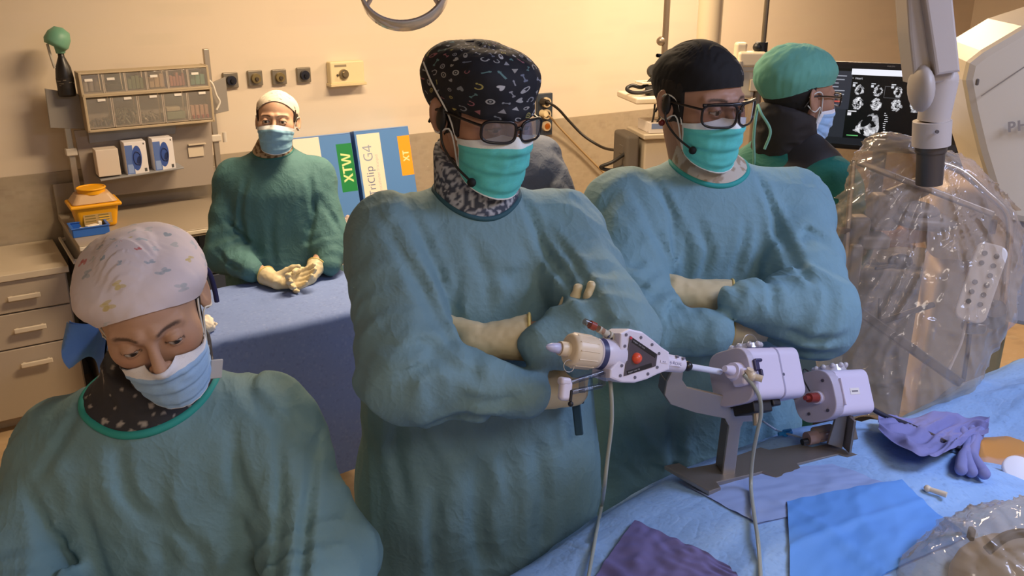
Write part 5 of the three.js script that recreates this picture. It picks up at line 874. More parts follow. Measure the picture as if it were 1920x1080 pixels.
  const cpn = onCover(1757, 924, 0.006), cn = thing('line_connector', 'small white line connector lying on the drape right of the blue sheet', 'connector', cpn, -0.7); part(cn, 'connector_body', [mv(cyl(0.005, 0.004, 0.03), 0, 0.002, 0, 0, 0, Math.PI / 2), ball(0.006, -0.016, 0.002, 0)], mat(0xdccfb8, 0.5)); 
}
// ---------------------------------------------------------------- the metal stand
const PLY = 1.142, PT = 0.006;
const stand = thing('device_stand', 'brushed metal stand with flat stepped base plate and raised bracket arm', 'stand', atY(1430, 872, PLY));
{
  const O = stand.position, zx = ([x, y]) => [1220 + x / 3.6, 620 + y / 3.6];
  const outline = [[100, 915], [190, 898], [255, 935], [420, 905], [740, 792], [800, 808], [1010, 770], [1090, 790], [1200, 765], [1260, 790], [1420, 850], [1350, 870], [1270, 832], [985, 900], [1022, 945], [850, 992], [755, 952], [440, 1025], [468, 1060], [395, 1085]].map((q) => { const p = atY(...zx(q), PLY); return [p.x - O.x, -(p.z - O.z)]; });
  part(stand, 'base_plate', mv(extr(outline, PT, 0.0012), 0, -PT, 0, -Math.PI / 2), mat(0x9c948c, 0.38, { metalness: 0.75 }));
  const nrm = V(0.16, 0, 0.987), p0 = atY(1366, 888, PLY), lx = V(0.987, 0, -0.16), pl = (q, off = p0) => { const p = atPlane(...zx(q), off, nrm).sub(O); return [p.dot(lx), p.y]; };
  const upr = [[485, 966], [530, 640], [500, 585], [300, 545], [135, 490], [95, 430], [110, 340], [150, 262], [215, 250], [205, 330], [240, 382], [470, 436], [728, 500], [735, 560], [700, 604], [620, 606], [600, 650], [560, 963]].map((q) => pl(q));
  const dep = p0.clone().sub(O).dot(nrm), back = new THREE.Matrix4().makeBasis(lx, V(0, 1, 0), nrm);
  const brack = (pts, d, z) => { const g = extr(pts, d, 0.0012); g.translate(0, 0, z); return g.applyMatrix4(back); };
  part(stand, 'bracket', brack(upr, 0.004, dep - 0.002), mat(0xa8a29c, 0.4, { metalness: 0.7 }));
  const side = (q0, q1) => { const a = pl(q0), b = pl(q1), l = Math.hypot(b[0] - a[0], b[1] - a[1]), g = box(l, 0.004, 0.03, 0, 0, 0, 0.001); g.rotateZ(Math.atan2(b[1] - a[1], b[0] - a[0])); return g.translate((a[0] + b[0]) / 2, (a[1] + b[1]) / 2, dep - 0.017).applyMatrix4(back); };
  part(stand, 'side_flange', [side([488, 962], [530, 640]), side([95, 430], [110, 340]), side([110, 340], [150, 262]), side([95, 430], [135, 490])], mat(0x6e6a66, 0.4, { metalness: 0.7 }));  // side of the folded bracket, its shade put into a darker metal colour
  for (const q of [[540, 508], [590, 516], [638, 524]]) { const a = pl(q); part(stand, 'screw', mv(cyl(0.0024, 0.0024, 0.003), a[0], a[1], dep + 0.004, Math.PI / 2).applyMatrix4(back), mat(0x4a4642, 0.4, { metalness: 0.7 })); }
  const p1 = atY(1572, 845, PLY), k1 = atPlane(1560, 838, p1, nrm), d1 = p1.clone().sub(O).dot(nrm);
  const q1 = (q) => { const p = atPlane(...zx(q), p1, nrm).sub(O); return [p.dot(lx), p.y]; };
  part(stand, 'rear_upright', [brack([[1200, 762], [1262, 560], [1322, 575], [1290, 792]].map(q1), 0.004, d1 - 0.004), (() => { const a = q1([1290, 792]), b = q1([1322, 575]), l = Math.hypot(b[0] - a[0], b[1] - a[1]), g = box(l, 0.005, 0.026, 0, 0, 0, 0.001); g.rotateZ(Math.atan2(b[1] - a[1], b[0] - a[0])); return g.translate((a[0] + b[0]) / 2 + 0.006, (a[1] + b[1]) / 2, d1 + 0.008).applyMatrix4(back); })()], mat(0x8d857d, 0.4, { metalness: 0.75 }));
}
// ---------------------------------------------------------------- the catheter handle and its blocks
const UPZ = V(0.05, 0.55, 0.83);
{
  const nose = at(1025, 650, 1.22), end = at(1285, 685, 1.325), X = end.clone().sub(nose), S = X.length() / 1431;   // metres per unit of the drawing
  const O = nose.clone().lerp(end, 0.585), rot = frame(V(0, 0, 0), X, V(0.1, 0.42, 0.9)), g = thing('catheter_delivery_device', 'white catheter delivery handle with a cream knob and red ball window', 'medical device', O), ca = Math.cos(0.128), sa = Math.sin(0.128);
  const h = (zx, zy) => { const dx = (zx - 1150) * S, dy = -(zy - 470) * S; return [dx * ca - dy * sa, dx * sa + dy * ca]; };
  const put = (name, geo, m, parent = g) => part(parent, name, (Array.isArray(geo) ? merge(geo) : geo).applyMatrix4(rot), m);
  const ax = (zx) => h(zx, 470 + (zx - 1150) * 0.1291)[0];    // along the axis
  const lat = (pts, s = 36) => lathe(pts.map(([z, r]) => [r * S, ax(z)]), s).rotateZ(-Math.PI / 2);
  const W1 = mat(0xd2cfe2, 0.35), CR = mat(0xdccdb4, 0.4);
  put('nose_cone', lat([[312, 2], [325, 20], [360, 36], [440, 46], [440, 0]]), mat(0xbcbfe0, 0.3));
  put('collar_ring', [lat([[435, 0], [435, 52], [448, 60], [505, 62], [520, 56], [520, 0]])], CR); put('seal_ring', lat([[436, 0], [436, 55], [452, 55], [452, 0]]), mat(0x8a6a55, 0.4));
  put('knob', [lat([[505, 0], [505, 60], [600, 72], [620, 62], [635, 60]]), lat([[520, 0], [522, 110], [540, 135], [575, 146], [720, 142], [770, 132], [790, 118], [792, 0]], 48), ...Array.from({ length: 12 }, (_, i) => { const a = i * Math.PI / 6; return rod(V(ax(560), 145 * S * Math.cos(a), 145 * S * Math.sin(a)), V(ax(740), 140 * S * Math.cos(a), 140 * S * Math.sin(a)), 5 * S, 5 * S, 6); })], CR);
  put('barrel', lat([[780, 0], [782, 118], [800, 126], [1010, 150], [1010, 0]], 40), W1);
  put('printed_ring', [lat([[800, 127.5], [845, 133.5]]), ].map((q) => { return q; }), mat(0x39406a, 0.4));
  const hex = [[965, 270], [1040, 238], [1170, 262], [1280, 330], [1375, 395], [1440, 430], [1450, 500], [1440, 560], [1330, 590], [1215, 630], [1090, 655], [960, 648], [855, 612], [860, 560], [930, 500], [960, 400]].map(([a, b]) => h(a, b));
  const plateZ = 0.022;
  put('body_shell', [extr(hex, 0.044, 0.003).translate(0, 0, -0.022)], W1);
  put('neck', lat([[1340, 0], [1350, 110], [1420, 96], [1480, 82], [1600, 74], [1690, 70], [1702, 64], [1702, 0]], 36), W1);
  const win = [[1042, 285], [1318, 440], [1300, 535], [978, 608]].map(([a, b]) => h(a, b));
  const wn = put('window', extr(win, 0.0012, 0.0006).translate(0, 0, plateZ + 0.003), mat(0x4b4650, 0.25));
  const strip = (a, b, c, d, w) => { const p = h(a, b), q = h(c, d), l = Math.hypot(q[0] - p[0], q[1] - p[1]), t = canvasTex(256, 32, (x, ww, hh) => { x.fillStyle = '#17171c'; x.fillRect(0, 0, ww, hh); x.fillStyle = '#c9c9cf'; x.font = '15px sans-serif'; x.fillText(w, 6, 21); }), gg = decal(l, 0.006); gg.rotateZ(Math.atan2(q[1] - p[1], q[0] - p[0])); return put('printed_strip', gg.translate((p[0] + q[0]) / 2, (p[1] + q[1]) / 2, plateZ + 0.0052), texMat(t, 0.4), wn); };
  strip(1062, 318, 1300, 452, 'Gripper  Line  Lock'); strip(1005, 585, 1255, 525, 'Gripper  Lever  Up');
  put('ball_knob', ball(48 * S, ...h(1103, 467), plateZ + 0.004), mat(0xe0573a, 0.35), wn); put('marker', (() => { const p = h(1045, 298); return cyl(0.0022, 0.0022, 0.001).rotateX(Math.PI / 2).translate(p[0], p[1], plateZ + 0.0055); })(), mat(0xc33b4a, 0.4), wn);
  for (const [a, b] of [[1004, 272], [1155, 296], [1270, 356], [1343, 432], [1322, 547], [1224, 600], [1090, 625], [942, 606], [957, 525], [990, 365]]) { const p = h(a, b); put('screw', cyl(0.0024, 0.0024, 0.003).rotateX(Math.PI / 2).translate(p[0], p[1], plateZ + 0.0025), mat(0x74758a, 0.35, { metalness: 0.6 })); }
  const txt = (s, zx, zy, size, wid) => { const t = canvasTex(128, 40, (x, w, hh) => { x.fillStyle = '#d6d3e6'; x.fillRect(0, 0, w, hh); x.fillStyle = '#50537a'; x.font = 'bold 28px sans-serif'; x.textAlign = 'center'; x.fillText(s, w / 2, 30); }), p = h(zx, zy), gg = decal(wid, wid * 40 / 128); gg.rotateZ(Math.PI); return put('printed_name', gg.translate(p[0], p[1], size), texMat(t, 0.4)); };
  txt('XTW', 1395, 503, plateZ + 0.0034, 0.014); txt('TriClip G4', 1555, 522, 80 * S + 0.0002, 0.027);
  for (const [a, b] of [[1600, 465], [1668, 482]]) { const p = h(a, b); put('screw', cyl(0.002, 0.002, 0.006).rotateX(Math.PI / 2).translate(p[0], p[1], 60 * S), mat(0x74758a, 0.35)); }
  put('lever_ball', [ball(46 * S, ...h(1745, 552), 0.004), rod(V(...h(1690, 545), 0.004), V(...h(1745, 552), 0.004), 16 * S)], mat(0x191a1e, 0.35));
  // clear double actuator rods with a white grip, and the ring wire
  const b0 = h(452, 660), b1 = h(830, 580), c0 = h(452, 735), c1 = h(820, 690);
  const act = put('actuator', [rod(V(b0[0], b0[1], 0.012), V(b1[0], b1[1], 0.008), 0.0042), rod(V(c0[0], c0[1], 0.012), V(c1[0], c1[1], 0.008), 0.0042), rod(V(b1[0], b1[1], 0.008), V(c1[0], c1[1], 0.008), 0.006), rod(V(...h(620, 610), 0.01), V(...h(620, 740), 0.01), 0.005)], clear(0xd8dde6, 0.08));
  put('actuator_grip', [box(0.02, 0.031, 0.014, ...h(450, 712), 0.012, 0.006), box(0.019, 0.012, 0.016, ...h(445, 640), 0.012, 0.005)], W1, act); put('slider_mark', [box(0.0045, 0.018, 0.004, ...h(482, 755), 0.019), ball(0.0042, ...h(482, 820), 0.018)], DARK, act);
  put('pull_ring', (() => { const q = h(488, 520), t = new THREE.TorusGeometry(0.009, 0.0007, 6, 32); return t.translate(q[0], q[1], 0.012); })(), STEEL);
  // top port with stopcock
  const s0 = h(900, 270), s1 = h(660, 160); put('side_port', [rod(V(...h(960, 300), 0.0), V(...s0, 0.004), 0.0085, 0.007), rod(V(...s0, 0.004), V(...h(800, 222), 0.006), 0.0055)], mat(0xb9b5a8, 0.35));
  put('stopcock', [rod(V(...h(850, 245), 0.006), V(...h(760, 205), 0.006), 0.0052), rod(V(...h(720, 185), 0.006), V(...s1, 0.006), 0.0058, 0.0048)], clear(0xe8d5cc, 0.1)); put('stopcock_ring', rod(V(...h(765, 205), 0.006), V(...h(715, 185), 0.006), 0.0066), mat(0x8a3d2c, 0.4));
  for (const k of [0, 1]) put('port_mark', rod(V(...h(905 + k * 28, 262 + k * 16), 0.007), V(...h(890 + k * 28, 296 + k * 16), 0.0085), 0.002), mat(0x30324a, 0.4));
  const toW = (zx, zy, z) => V(...h(zx, zy), z).applyMatrix4(rot).add(O);
  const shaft = part(scene, 'catheter_shaft', [rod(toW(1740, 551, 0.002), at(1350, 697, 1.385), 0.0052, 0.0052, 20)], mat(0xcfd6ea, 0.35)); tag(shaft, 'white catheter shaft joining the handle to the first white block', 'catheter');
  // dangling lines
  const l1 = part(scene, 'infusion_line', tube([toW(950, 640, -0.004), at(1146, 735, 1.24), at(1147, 790, 1.235), at(1139, 860, 1.23), at(1134, 905, 1.228), onCover(1128, 950, 0.012), onCover(1118, 1000, 0.007), onCover(1110, 1045, 0.009), onCover(1098, 1110, 0.009)], 0.0032, false, 90), mat(0xb7bdb4, 0.3, { transmission: 0.35, thickness: 0 })); tag(l1, 'clear infusion line hanging from the catheter handle down to the drape', 'tube');
  const l2 = part(scene, 'infusion_line', tube([at(1395, 702, 1.36), at(1412, 722, 1.355), at(1424, 745, 1.35), at(1427, 775, 1.35), at(1420, 810, 1.352), at(1411, 860, 1.36), onCover(1408, 905, 0.016), onCover(1414, 965, 0.010), onCover(1422, 1020, 0.009), onCover(1428, 1110, 0.009)], 0.0034, false, 90), mat(0xb7bdb4, 0.3, { transmission: 0.35, thickness: 0 })); tag(l2, 'clear infusion line running from the first white block over the base plate', 'tube');
}
function driveBlock(name, label, c, X, w, hh, d, stripe) {
  const rot = frame(V(0, 0, 0), X, UPZ), g = thing(name, label, 'medical device', c), put = (n, geo, m, parent = g) => part(parent, n, (Array.isArray(geo) ? merge(geo) : geo).applyMatrix4(rot), m);
  return [g, put, (x, y, z) => V(x, y, z).applyMatrix4(rot).add(c), w, hh, d];
}
{
  const c1 = at(1415, 706, 1.43), c2 = at(1560, 741, 1.53), X = V(0.86, -0.20, -0.5).normalize(), W1 = mat(0xcdc9e2, 0.35), body = (w, h, d, r, x) => { const g = extr(rrect(d, h, r), w, 0.002); g.rotateY(Math.PI / 2); return g.translate(x - w / 2, 0, 0); };
  {
    const [g, put, toW] = driveBlock('steering_block', 'white steering block with dark stripes on top, nearer the catheter handle', c1, X);
    put('housing', body(0.115, 0.086, 0.086, 0.016, 0.012), W1); put('end_plate', body(0.012, 0.092, 0.092, 0.03, -0.052), mat(0xb6b2c6, 0.4));
    put('seam', body(0.0015, 0.0875, 0.0875, 0.016, 0.02), mat(0x9a97b4, 0.5));
    for (const z of [0.022, 0.033]) put('stripe', box(0.1, 0.003, 0.007, 0.014, 0.0452, z - 0.006), mat(0x2c2b52, 0.4));
    put('hub', [rod(V(-0.058, 0.004, 0.02), V(-0.08, 0.008, 0.026), 0.02, 0.014), rod(V(-0.08, 0.008, 0.026), V(-0.1, 0.011, 0.03), 0.009, 0.0055), box(0.018, 0.03, 0.03, -0.066, -0.005, 0.03, 0.006)], W1);
    put('flush_port', [ball(0.009, -0.062, -0.006, 0.05), rod(V(-0.062, -0.006, 0.05), V(-0.05, -0.014, 0.062), 0.006), mv(cyl(0.006, 0.006, 0.008), -0.066, 0.002, 0.052, 0.8)], mat(0xcdbfa8, 0.3)); put('valve_wings', [box(0.012, 0.02, 0.006, -0.045, 0.012, 0.05), box(0.018, 0.006, 0.008, -0.04, 0.02, 0.05), box(0.006, 0.014, 0.008, -0.04, -0.002, 0.052)], mat(0x2f2d55, 0.4));
    put('screw', mv(cyl(0.0028, 0.0028, 0.003), 0.022, -0.005, 0.0445, Math.PI / 2), mat(0x5a5a70, 0.4));
    put('mount_foot', [box(0.045, 0.026, 0.05, -0.02, -0.052, 0.0, 0.003), box(0.02, 0.012, 0.05, 0.012, -0.05, 0.004)], DARK);
    put('foot_stud', rod(V(-0.022, -0.06, 0.008), V(-0.022, -0.085, 0.004), 0.006), STEEL);
    const cl = mat(0xdcdce6, 0.12, { transmission: 0.35, thickness: 0, clearcoat: 1 }); put('clear_dial', [cyl(0.026, 0.024, 0.012, -0.005, 0.051, -0.004), ...Array.from({ length: 9 }, (_, i) => ball(0.0055, -0.005 + 0.026 * Math.cos(i * 0.698), 0.054, -0.004 + 0.026 * Math.sin(i * 0.698), 10))], cl); put('wire_loop', tube([V(-0.02, 0.056, 0), V(-0.01, 0.072, 0.006), V(0.01, 0.073, 0.004), V(0.022, 0.062, 0), V(0.012, 0.056, -0.004)], 0.0012, false, 30, 6), STEEL);
  }
  {
    const [g, put, toW] = driveBlock('steering_block', 'white steering block with a small printed label, nearer the plastic covered shield', c2, X);
    put('housing', body(0.086, 0.082, 0.084, 0.016, 0.014), W1); put('end_plate', body(0.02, 0.09, 0.092, 0.036, -0.04), mat(0xb2aec2, 0.4));
    put('printed_label', decal(0.026, 0.012).translate(0.01, 0.0, 0.0443), texMat(canvasTex(64, 30, (x, w, h) => { x.fillStyle = '#dcd9d6'; x.fillRect(0, 0, w, h); x.fillStyle = '#77747c'; x.fillRect(10, 11, 44, 8); }), 0.5));
    put('port_stem', [rod(V(-0.05, -0.004, 0.012), V(-0.064, -0.004, 0.014), 0.012)], W1); put('red_port', [rod(V(-0.06, -0.004, 0.014), V(-0.088, -0.004, 0.018), 0.0095, 0.0085), rod(V(-0.088, -0.004, 0.018), V(-0.1, -0.004, 0.02), 0.0045)], mat(0x7d2e28, 0.35));
    for (const [y, z] of [[0.025, 0.028], [0.03, -0.018], [-0.03, 0.026], [-0.03, -0.018]]) put('screw', mv(cyl(0.003, 0.003, 0.003), -0.0525, y, z, 0, 0, Math.PI / 2), mat(0x4c4a5a, 0.4));
    put('side_clip', box(0.004, 0.05, 0.012, -0.03, 0, 0.046), W1);
    put('mount_foot', box(0.024, 0.05, 0.026, 0.026, -0.062, -0.004, 0.002), mat(0x8d857d, 0.4, { metalness: 0.7 }));
    const cl = mat(0xdcdce6, 0.12, { transmission: 0.35, thickness: 0, clearcoat: 1 }); put('clear_dial', [cyl(0.03, 0.028, 0.012, 0.01, 0.049, 0.0), ...Array.from({ length: 11 }, (_, i) => ball(0.005, 0.01 + 0.03 * Math.cos(i * 0.571), 0.053, 0.03 * Math.sin(i * 0.571), 10))], cl); put('wire_loop', tube([V(-0.06, 0.01, 0.0), V(-0.07, 0.035, 0.0), V(-0.058, 0.052, -0.004), V(-0.04, 0.045, -0.006)], 0.0015, false, 30, 6), DARK);
  }
  const ln = part(scene, 'connecting_tube', [rod(c1.clone().addScaledVector(X, 0.06).add(V(0, -0.004, 0)), c2.clone().addScaledVector(X, -0.1).add(V(0, 0.004, 0)), 0.01, 0.009, 20), rod(c1.clone().addScaledVector(X, 0.068), c1.clone().addScaledVector(X, 0.082), 0.017, 0.015, 24)], mat(0x8d7a6e, 0.3, { transmission: 0.3, thickness: 0 })); tag(ln, 'short reddish clear tube between the two white steering blocks', 'tube');
  const sh = part(scene, 'catheter_shaft', tube([c2.clone().addScaledVector(X, 0.058), at(1650, 775, 1.62), at(1700, 795, 1.66), at(1745, 815, 1.68), onCover(1775, 832, 0.03), onCover(1800, 842, 0.012)], 0.0052, false, 60), mat(0x2b2b35, 0.4)); tag(sh, 'dark catheter shaft running from the last block into the groin', 'catheter');
  // small fittings on the drape around the plate
  const sp = onCover(1472, 812, 0.008), sc = thing('stopcock', 'small bright blue stopcock on the drape behind the stand plate', 'stopcock', sp, 0.3); part(sc, 'valve_body', [mv(cyl(0.004, 0.004, 0.03), 0, 0, 0, 0, 0, Math.PI / 2), cyl(0.006, 0.006, 0.01), box(0.018, 0.004, 0.005, 0.004, 0.007, 0.002)], mat(0x2f8fd8, 0.35)); 
  const fl = part(scene, 'pressure_line', tube([at(1430, 790, 1.62), onCover(1455, 806, 0.01), sp.clone(), onCover(1500, 820, 0.008), onCover(1525, 828, 0.02)], 0.0022, false, 50), mat(0xc3cbd8, 0.3, { transmission: 0.4, thickness: 0 })); tag(fl, 'thin clear pressure line through the blue stopcock behind the plate', 'tube');
  const tp = atY(1530, 830, PLY + 0.004), tr = thing('pressure_transducer', 'pinkish clear connector lying on the metal base plate', 'connector', tp, 0.35); part(tr, 'connector_body', [mv(cyl(0.013, 0.013, 0.022), -0.012, 0.013, 0, 0, 0, Math.PI / 2), mv(cyl(0.009, 0.007, 0.03), 0.012, 0.012, 0, 0, 0, Math.PI / 2)], mat(0xa88f8c, 0.25, { transmission: 0.35, thickness: 0 })); part(tr, 'cap', mv(cyl(0.006, 0.006, 0.012), -0.03, 0.01, 0.004, 0, 0, Math.PI / 2), DARK); part(tr, 'tan_tape', box(0.05, 0.02, 0.035, 0.03, 0.009, -0.012, 0.006), mat(0x9b8474, 0.6));
}
// ---------------------------------------------------------------- ultrasound machine
{
  const F0 = 3.2, yaw = R(-24), c = at(1660, 203, F0), g = thing('ultrasound_machine', 'ultrasound machine with a large black screen of grey heart images', 'ultrasound machine', V(c.x, 0, c.z), yaw), s = F0 * 0.985 / 1680;
  const w = 0.548, h = 0.309, tilt = R(-4), T = new THREE.Matrix4().makeRotationZ(0).premultiply(new THREE.Matrix4().makeRotationX(tilt)).setPosition(0, c.y, 0), put = (n, geo, m, p = g) => part(p, n, (Array.isArray(geo) ? merge(geo) : geo).applyMatrix4(T), m);
  const sc = put('screen', [box(w, h, 0.035, 0, 0, -0.0185, 0.012), box(0.2, 0.16, 0.05, 0, -0.02, -0.055, 0.02)], mat(0x17161b, 0.35));
  const t = canvasTex(1024, 560, (x, W0, H0) => {
    x.fillStyle = '#060608'; x.fillRect(0, 0, W0, H0); x.fillStyle = '#2c2e38'; x.fillRect(0, 20, 270, 280); x.fillStyle = '#25272f'; x.fillRect(0, 300, 255, 210); x.fillStyle = '#1b1c22'; x.fillRect(0, 510, W0, 50);
    x.fillStyle = '#dfe0ea'; x.fillRect(262, 0, 700, 44); x.font = '20px sans-serif'; x.fillText('+  Heart', 270, 76);
    x.fillStyle = '#8a8d9a'; for (let i = 0; i < 9; i++) for (const k of [0, 1]) x.fillRect(20 + k * 120, 52 + i * 27, rnd(40, 100), 8); x.fillStyle = '#c8564c'; x.fillRect(140, 238, 70, 12); x.fillStyle = '#f0f0f0'; x.fillRect(20, 42, 90, 9); x.fillRect(60, 236, 40, 16);
    const blob = (cx, cy, r, ring) => { for (let i = 0; i < 46; i++) { const a = rnd(0, 6.28), q = ring ? rnd(0.55, 1) : Math.sqrt(rnd()), l = rnd(120, 250) | 0; x.fillStyle = `rgba(${l},${l},${l + 5},0.75)`; x.beginPath(); x.ellipse(cx + Math.cos(a) * r * q * 0.75, cy + Math.sin(a) * r * q, r * rnd(0.08, 0.3), r * rnd(0.06, 0.16), a + 1.2, 0, 7); x.fill(); } };
    const fan = (cx, cy, r, seed2) => { x.save(); x.beginPath(); x.moveTo(cx, cy - r); x.arc(cx, cy - r, r * 2, Math.PI * 0.26, Math.PI * 0.74); x.clip(); blob(cx, cy + r * 0.1, r * 0.9, true); blob(cx - r * 0.3, cy - r * 0.2, r * 0.35); x.restore(); };
    for (let i = 0; i < 4; i++) { const cx = 330 + i * 125 + (i > 1 ? 10 : 0); fan(cx, 150, 44); x.fillStyle = '#eef'; fan(cx, 245, 52); blob(cx, 245, 30); x.fillStyle = '#c9cbd2'; x.fillRect(cx - 50, 100, 30, 7); x.fillRect(cx - 50, 112, 18, 18); }
    x.strokeStyle = '#6f6f73'; x.lineWidth = 2; x.strokeRect(500, 118, 105, 82);
    x.save(); x.beginPath(); x.moveTo(400, 300); x.lineTo(480, 330); x.lineTo(500, 440); x.lineTo(440, 500); x.lineTo(290, 440); x.closePath(); x.clip(); for (let i = 0; i < 5; i++) blob(400 + rnd(-60, 60), 410 + rnd(-70, 70), 70, true); x.fillStyle = '#060608'; x.beginPath(); x.ellipse(405, 380, 26, 50, 0.7, 0, 7); x.fill(); x.restore();
    x.fillStyle = '#5fae6a'; x.fillRect(280, 486, 80, 7); x.fillStyle = '#d8d8de'; x.fillRect(268, 306, 60, 8); x.fillRect(268, 320, 26, 22); x.fillRect(470, 500, 80, 8); for (let i = 0; i < 12; i++) x.fillRect(520 + rnd(-4, 10), 310 + i * 15, rnd(8, 24), 5); x.fillStyle = '#eee'; x.fillRect(24, 524, 16, 12);
  });
  put('display', decal(w - 0.045, h - 0.042).translate(-0.004, -0.002, 0.0003), new THREE.MeshPhysicalMaterial({ color: 0x050506, roughness: 0.25, emissive: 0xffffff, emissiveMap: t, emissiveIntensity: 1.2 }), sc);
  put('printed_name', decal(0.05, 0.008).translate(0.0, h / 2 - 0.0105, 0.0001), texMat(canvasTex(160, 26, (x, a, b) => { x.fillStyle = '#17161b'; x.fillRect(0, 0, a, b); x.fillStyle = '#8d8a86'; x.font = 'bold 22px sans-serif'; x.textAlign = 'center'; x.fillText('PHILIPS', a / 2, 21); }), 0.4), sc);
  put('badge', decal(0.013, 0.013).translate(w / 2 - 0.014, h / 2 - 0.014, 0.0001), mat(0xb9b7b9, 0.4), sc);
  const rl = new THREE.RectAreaLight(0xdfe6ff, 0.8, w - 0.06, h - 0.06); rl.position.set(0, c.y, 0.02); rl.rotation.set(tilt, Math.PI, 0); g.add(rl);
  part(g, 'support_arm', [rod(V(0, c.y - 0.05, -0.08), V(0, 1.2, -0.12), 0.025), rod(V(0, 1.2, -0.12), V(0, 0.95, -0.05), 0.035)], mat(0x2a2a30, 0.4));
  part(g, 'console', [box(0.5, 0.06, 0.36, 0, 1.0, 0.12, 0.02), box(0.42, 0.6, 0.4, 0, 0.62, -0.02, 0.03)], mat(0x3a3b42, 0.45)); part(g, 'keyboard', [box(0.42, 0.012, 0.16, 0, 1.036, 0.17, 0.004), ...Array.from({ length: 6 }, (_, i) => cyl(0.012, 0.012, 0.014, -0.16 + i * 0.064, 1.042, 0.24))], DARK);
  part(g, 'base', [box(0.5, 0.14, 0.6, 0, 0.17, 0.02, 0.04), ...[[-1, -1], [1, -1], [-1, 1], [1, 1]].map(([x, z]) => mv(cyl(0.06, 0.06, 0.045), x * 0.2, 0.062, 0.02 + z * 0.22, 0, 0, Math.PI / 2))], mat(0x33343a, 0.5));
}
// ---------------------------------------------------------------- shield arm, shield, its plastic cover
{
  const F1 = 2.02, P = (x, y, f = F1) => at(x, y, f), j = P(1746, 170), g = thing('ceiling_pendant', 'pale ceiling arm with a round elbow joint above the plastic cover', 'ceiling arm', V(j.x, j.y, j.z)), l = (x, y, f) => P(x, y, f).sub(g.position);
  const wm = mat(0xc0b5ab, 0.4), m2 = mat(0xb8ada2, 0.45);
  const top = V(l(1700, -40).x - 0.02, CEIL - j.y, 0.25);
  const bl = (pts, d, z, m, n) => { const o = part(g, n, extr(pts.map(([x, y]) => { const p = l(x, y); return [p.x, p.y]; }), d, 0.006).translate(0, 0, z), m); return o; };
  bl([[1690, -60], [1750, -60], [1773, 128], [1768, 146], [1708, 150], [1698, 60]], 0.06, -0.03, m2, 'spring_arm'); bl([[1708, -60], [1752, -60], [1772, 125], [1738, 130]], 0.075, -0.02, wm, 'arm_cover');
  part(g, 'ceiling_mount', [rod(l(1718, -50), top, 0.045, 0.05, 24), cyl(0.1, 0.1, 0.04, top.x, top.y - 0.02, top.z)], wm);
  part(g, 'elbow_disc', [mv(ell3(0.024, 0.052, 0.046), ...l(1727, 165, F1 - 0.03).toArray(), 0, 0, 0.1)], m2);
  part(g, 'elbow_head', [rod(l(1764, 150), l(1750, 226), 0.037, 0.034, 32), mv(ell3(0.037, 0.03, 0.037), ...l(1764, 148).toArray())], wm); part(g, 'joint_gap', box(0.04, 0.014, 0.05, ...l(1752, 134).toArray()), mat(0x7d6f66, 0.5));
  part(g, 'swivel_cylinder', [rod(l(1748, 226), l(1746, 272), 0.041, 0.041, 40)], wm); part(g, 'swivel_screw', mv(cyl(0.004, 0.004, 0.004), ...l(1757, 247, F1 - 0.048).toArray(), Math.PI / 2), mat(0x5c5452, 0.5));
  part(g, 'drop_pole', [rod(l(1746, 272), l(1742, 345), 0.031, 0.029, 32), rod(l(1746, 272), l(1745, 284), 0.034, 0.034, 32)], mat(0x5a534d, 0.4, { metalness: 0.5 })); 
}
const BAGF = 2.06, bagN = V(-0.12, 0.3, 0.946).normalize(), bagO = at(1722, 500, BAGF);
const bagP = (x, y, z = 0) => atPlane(x, y, bagO, bagN).addScaledVector(bagN, z);
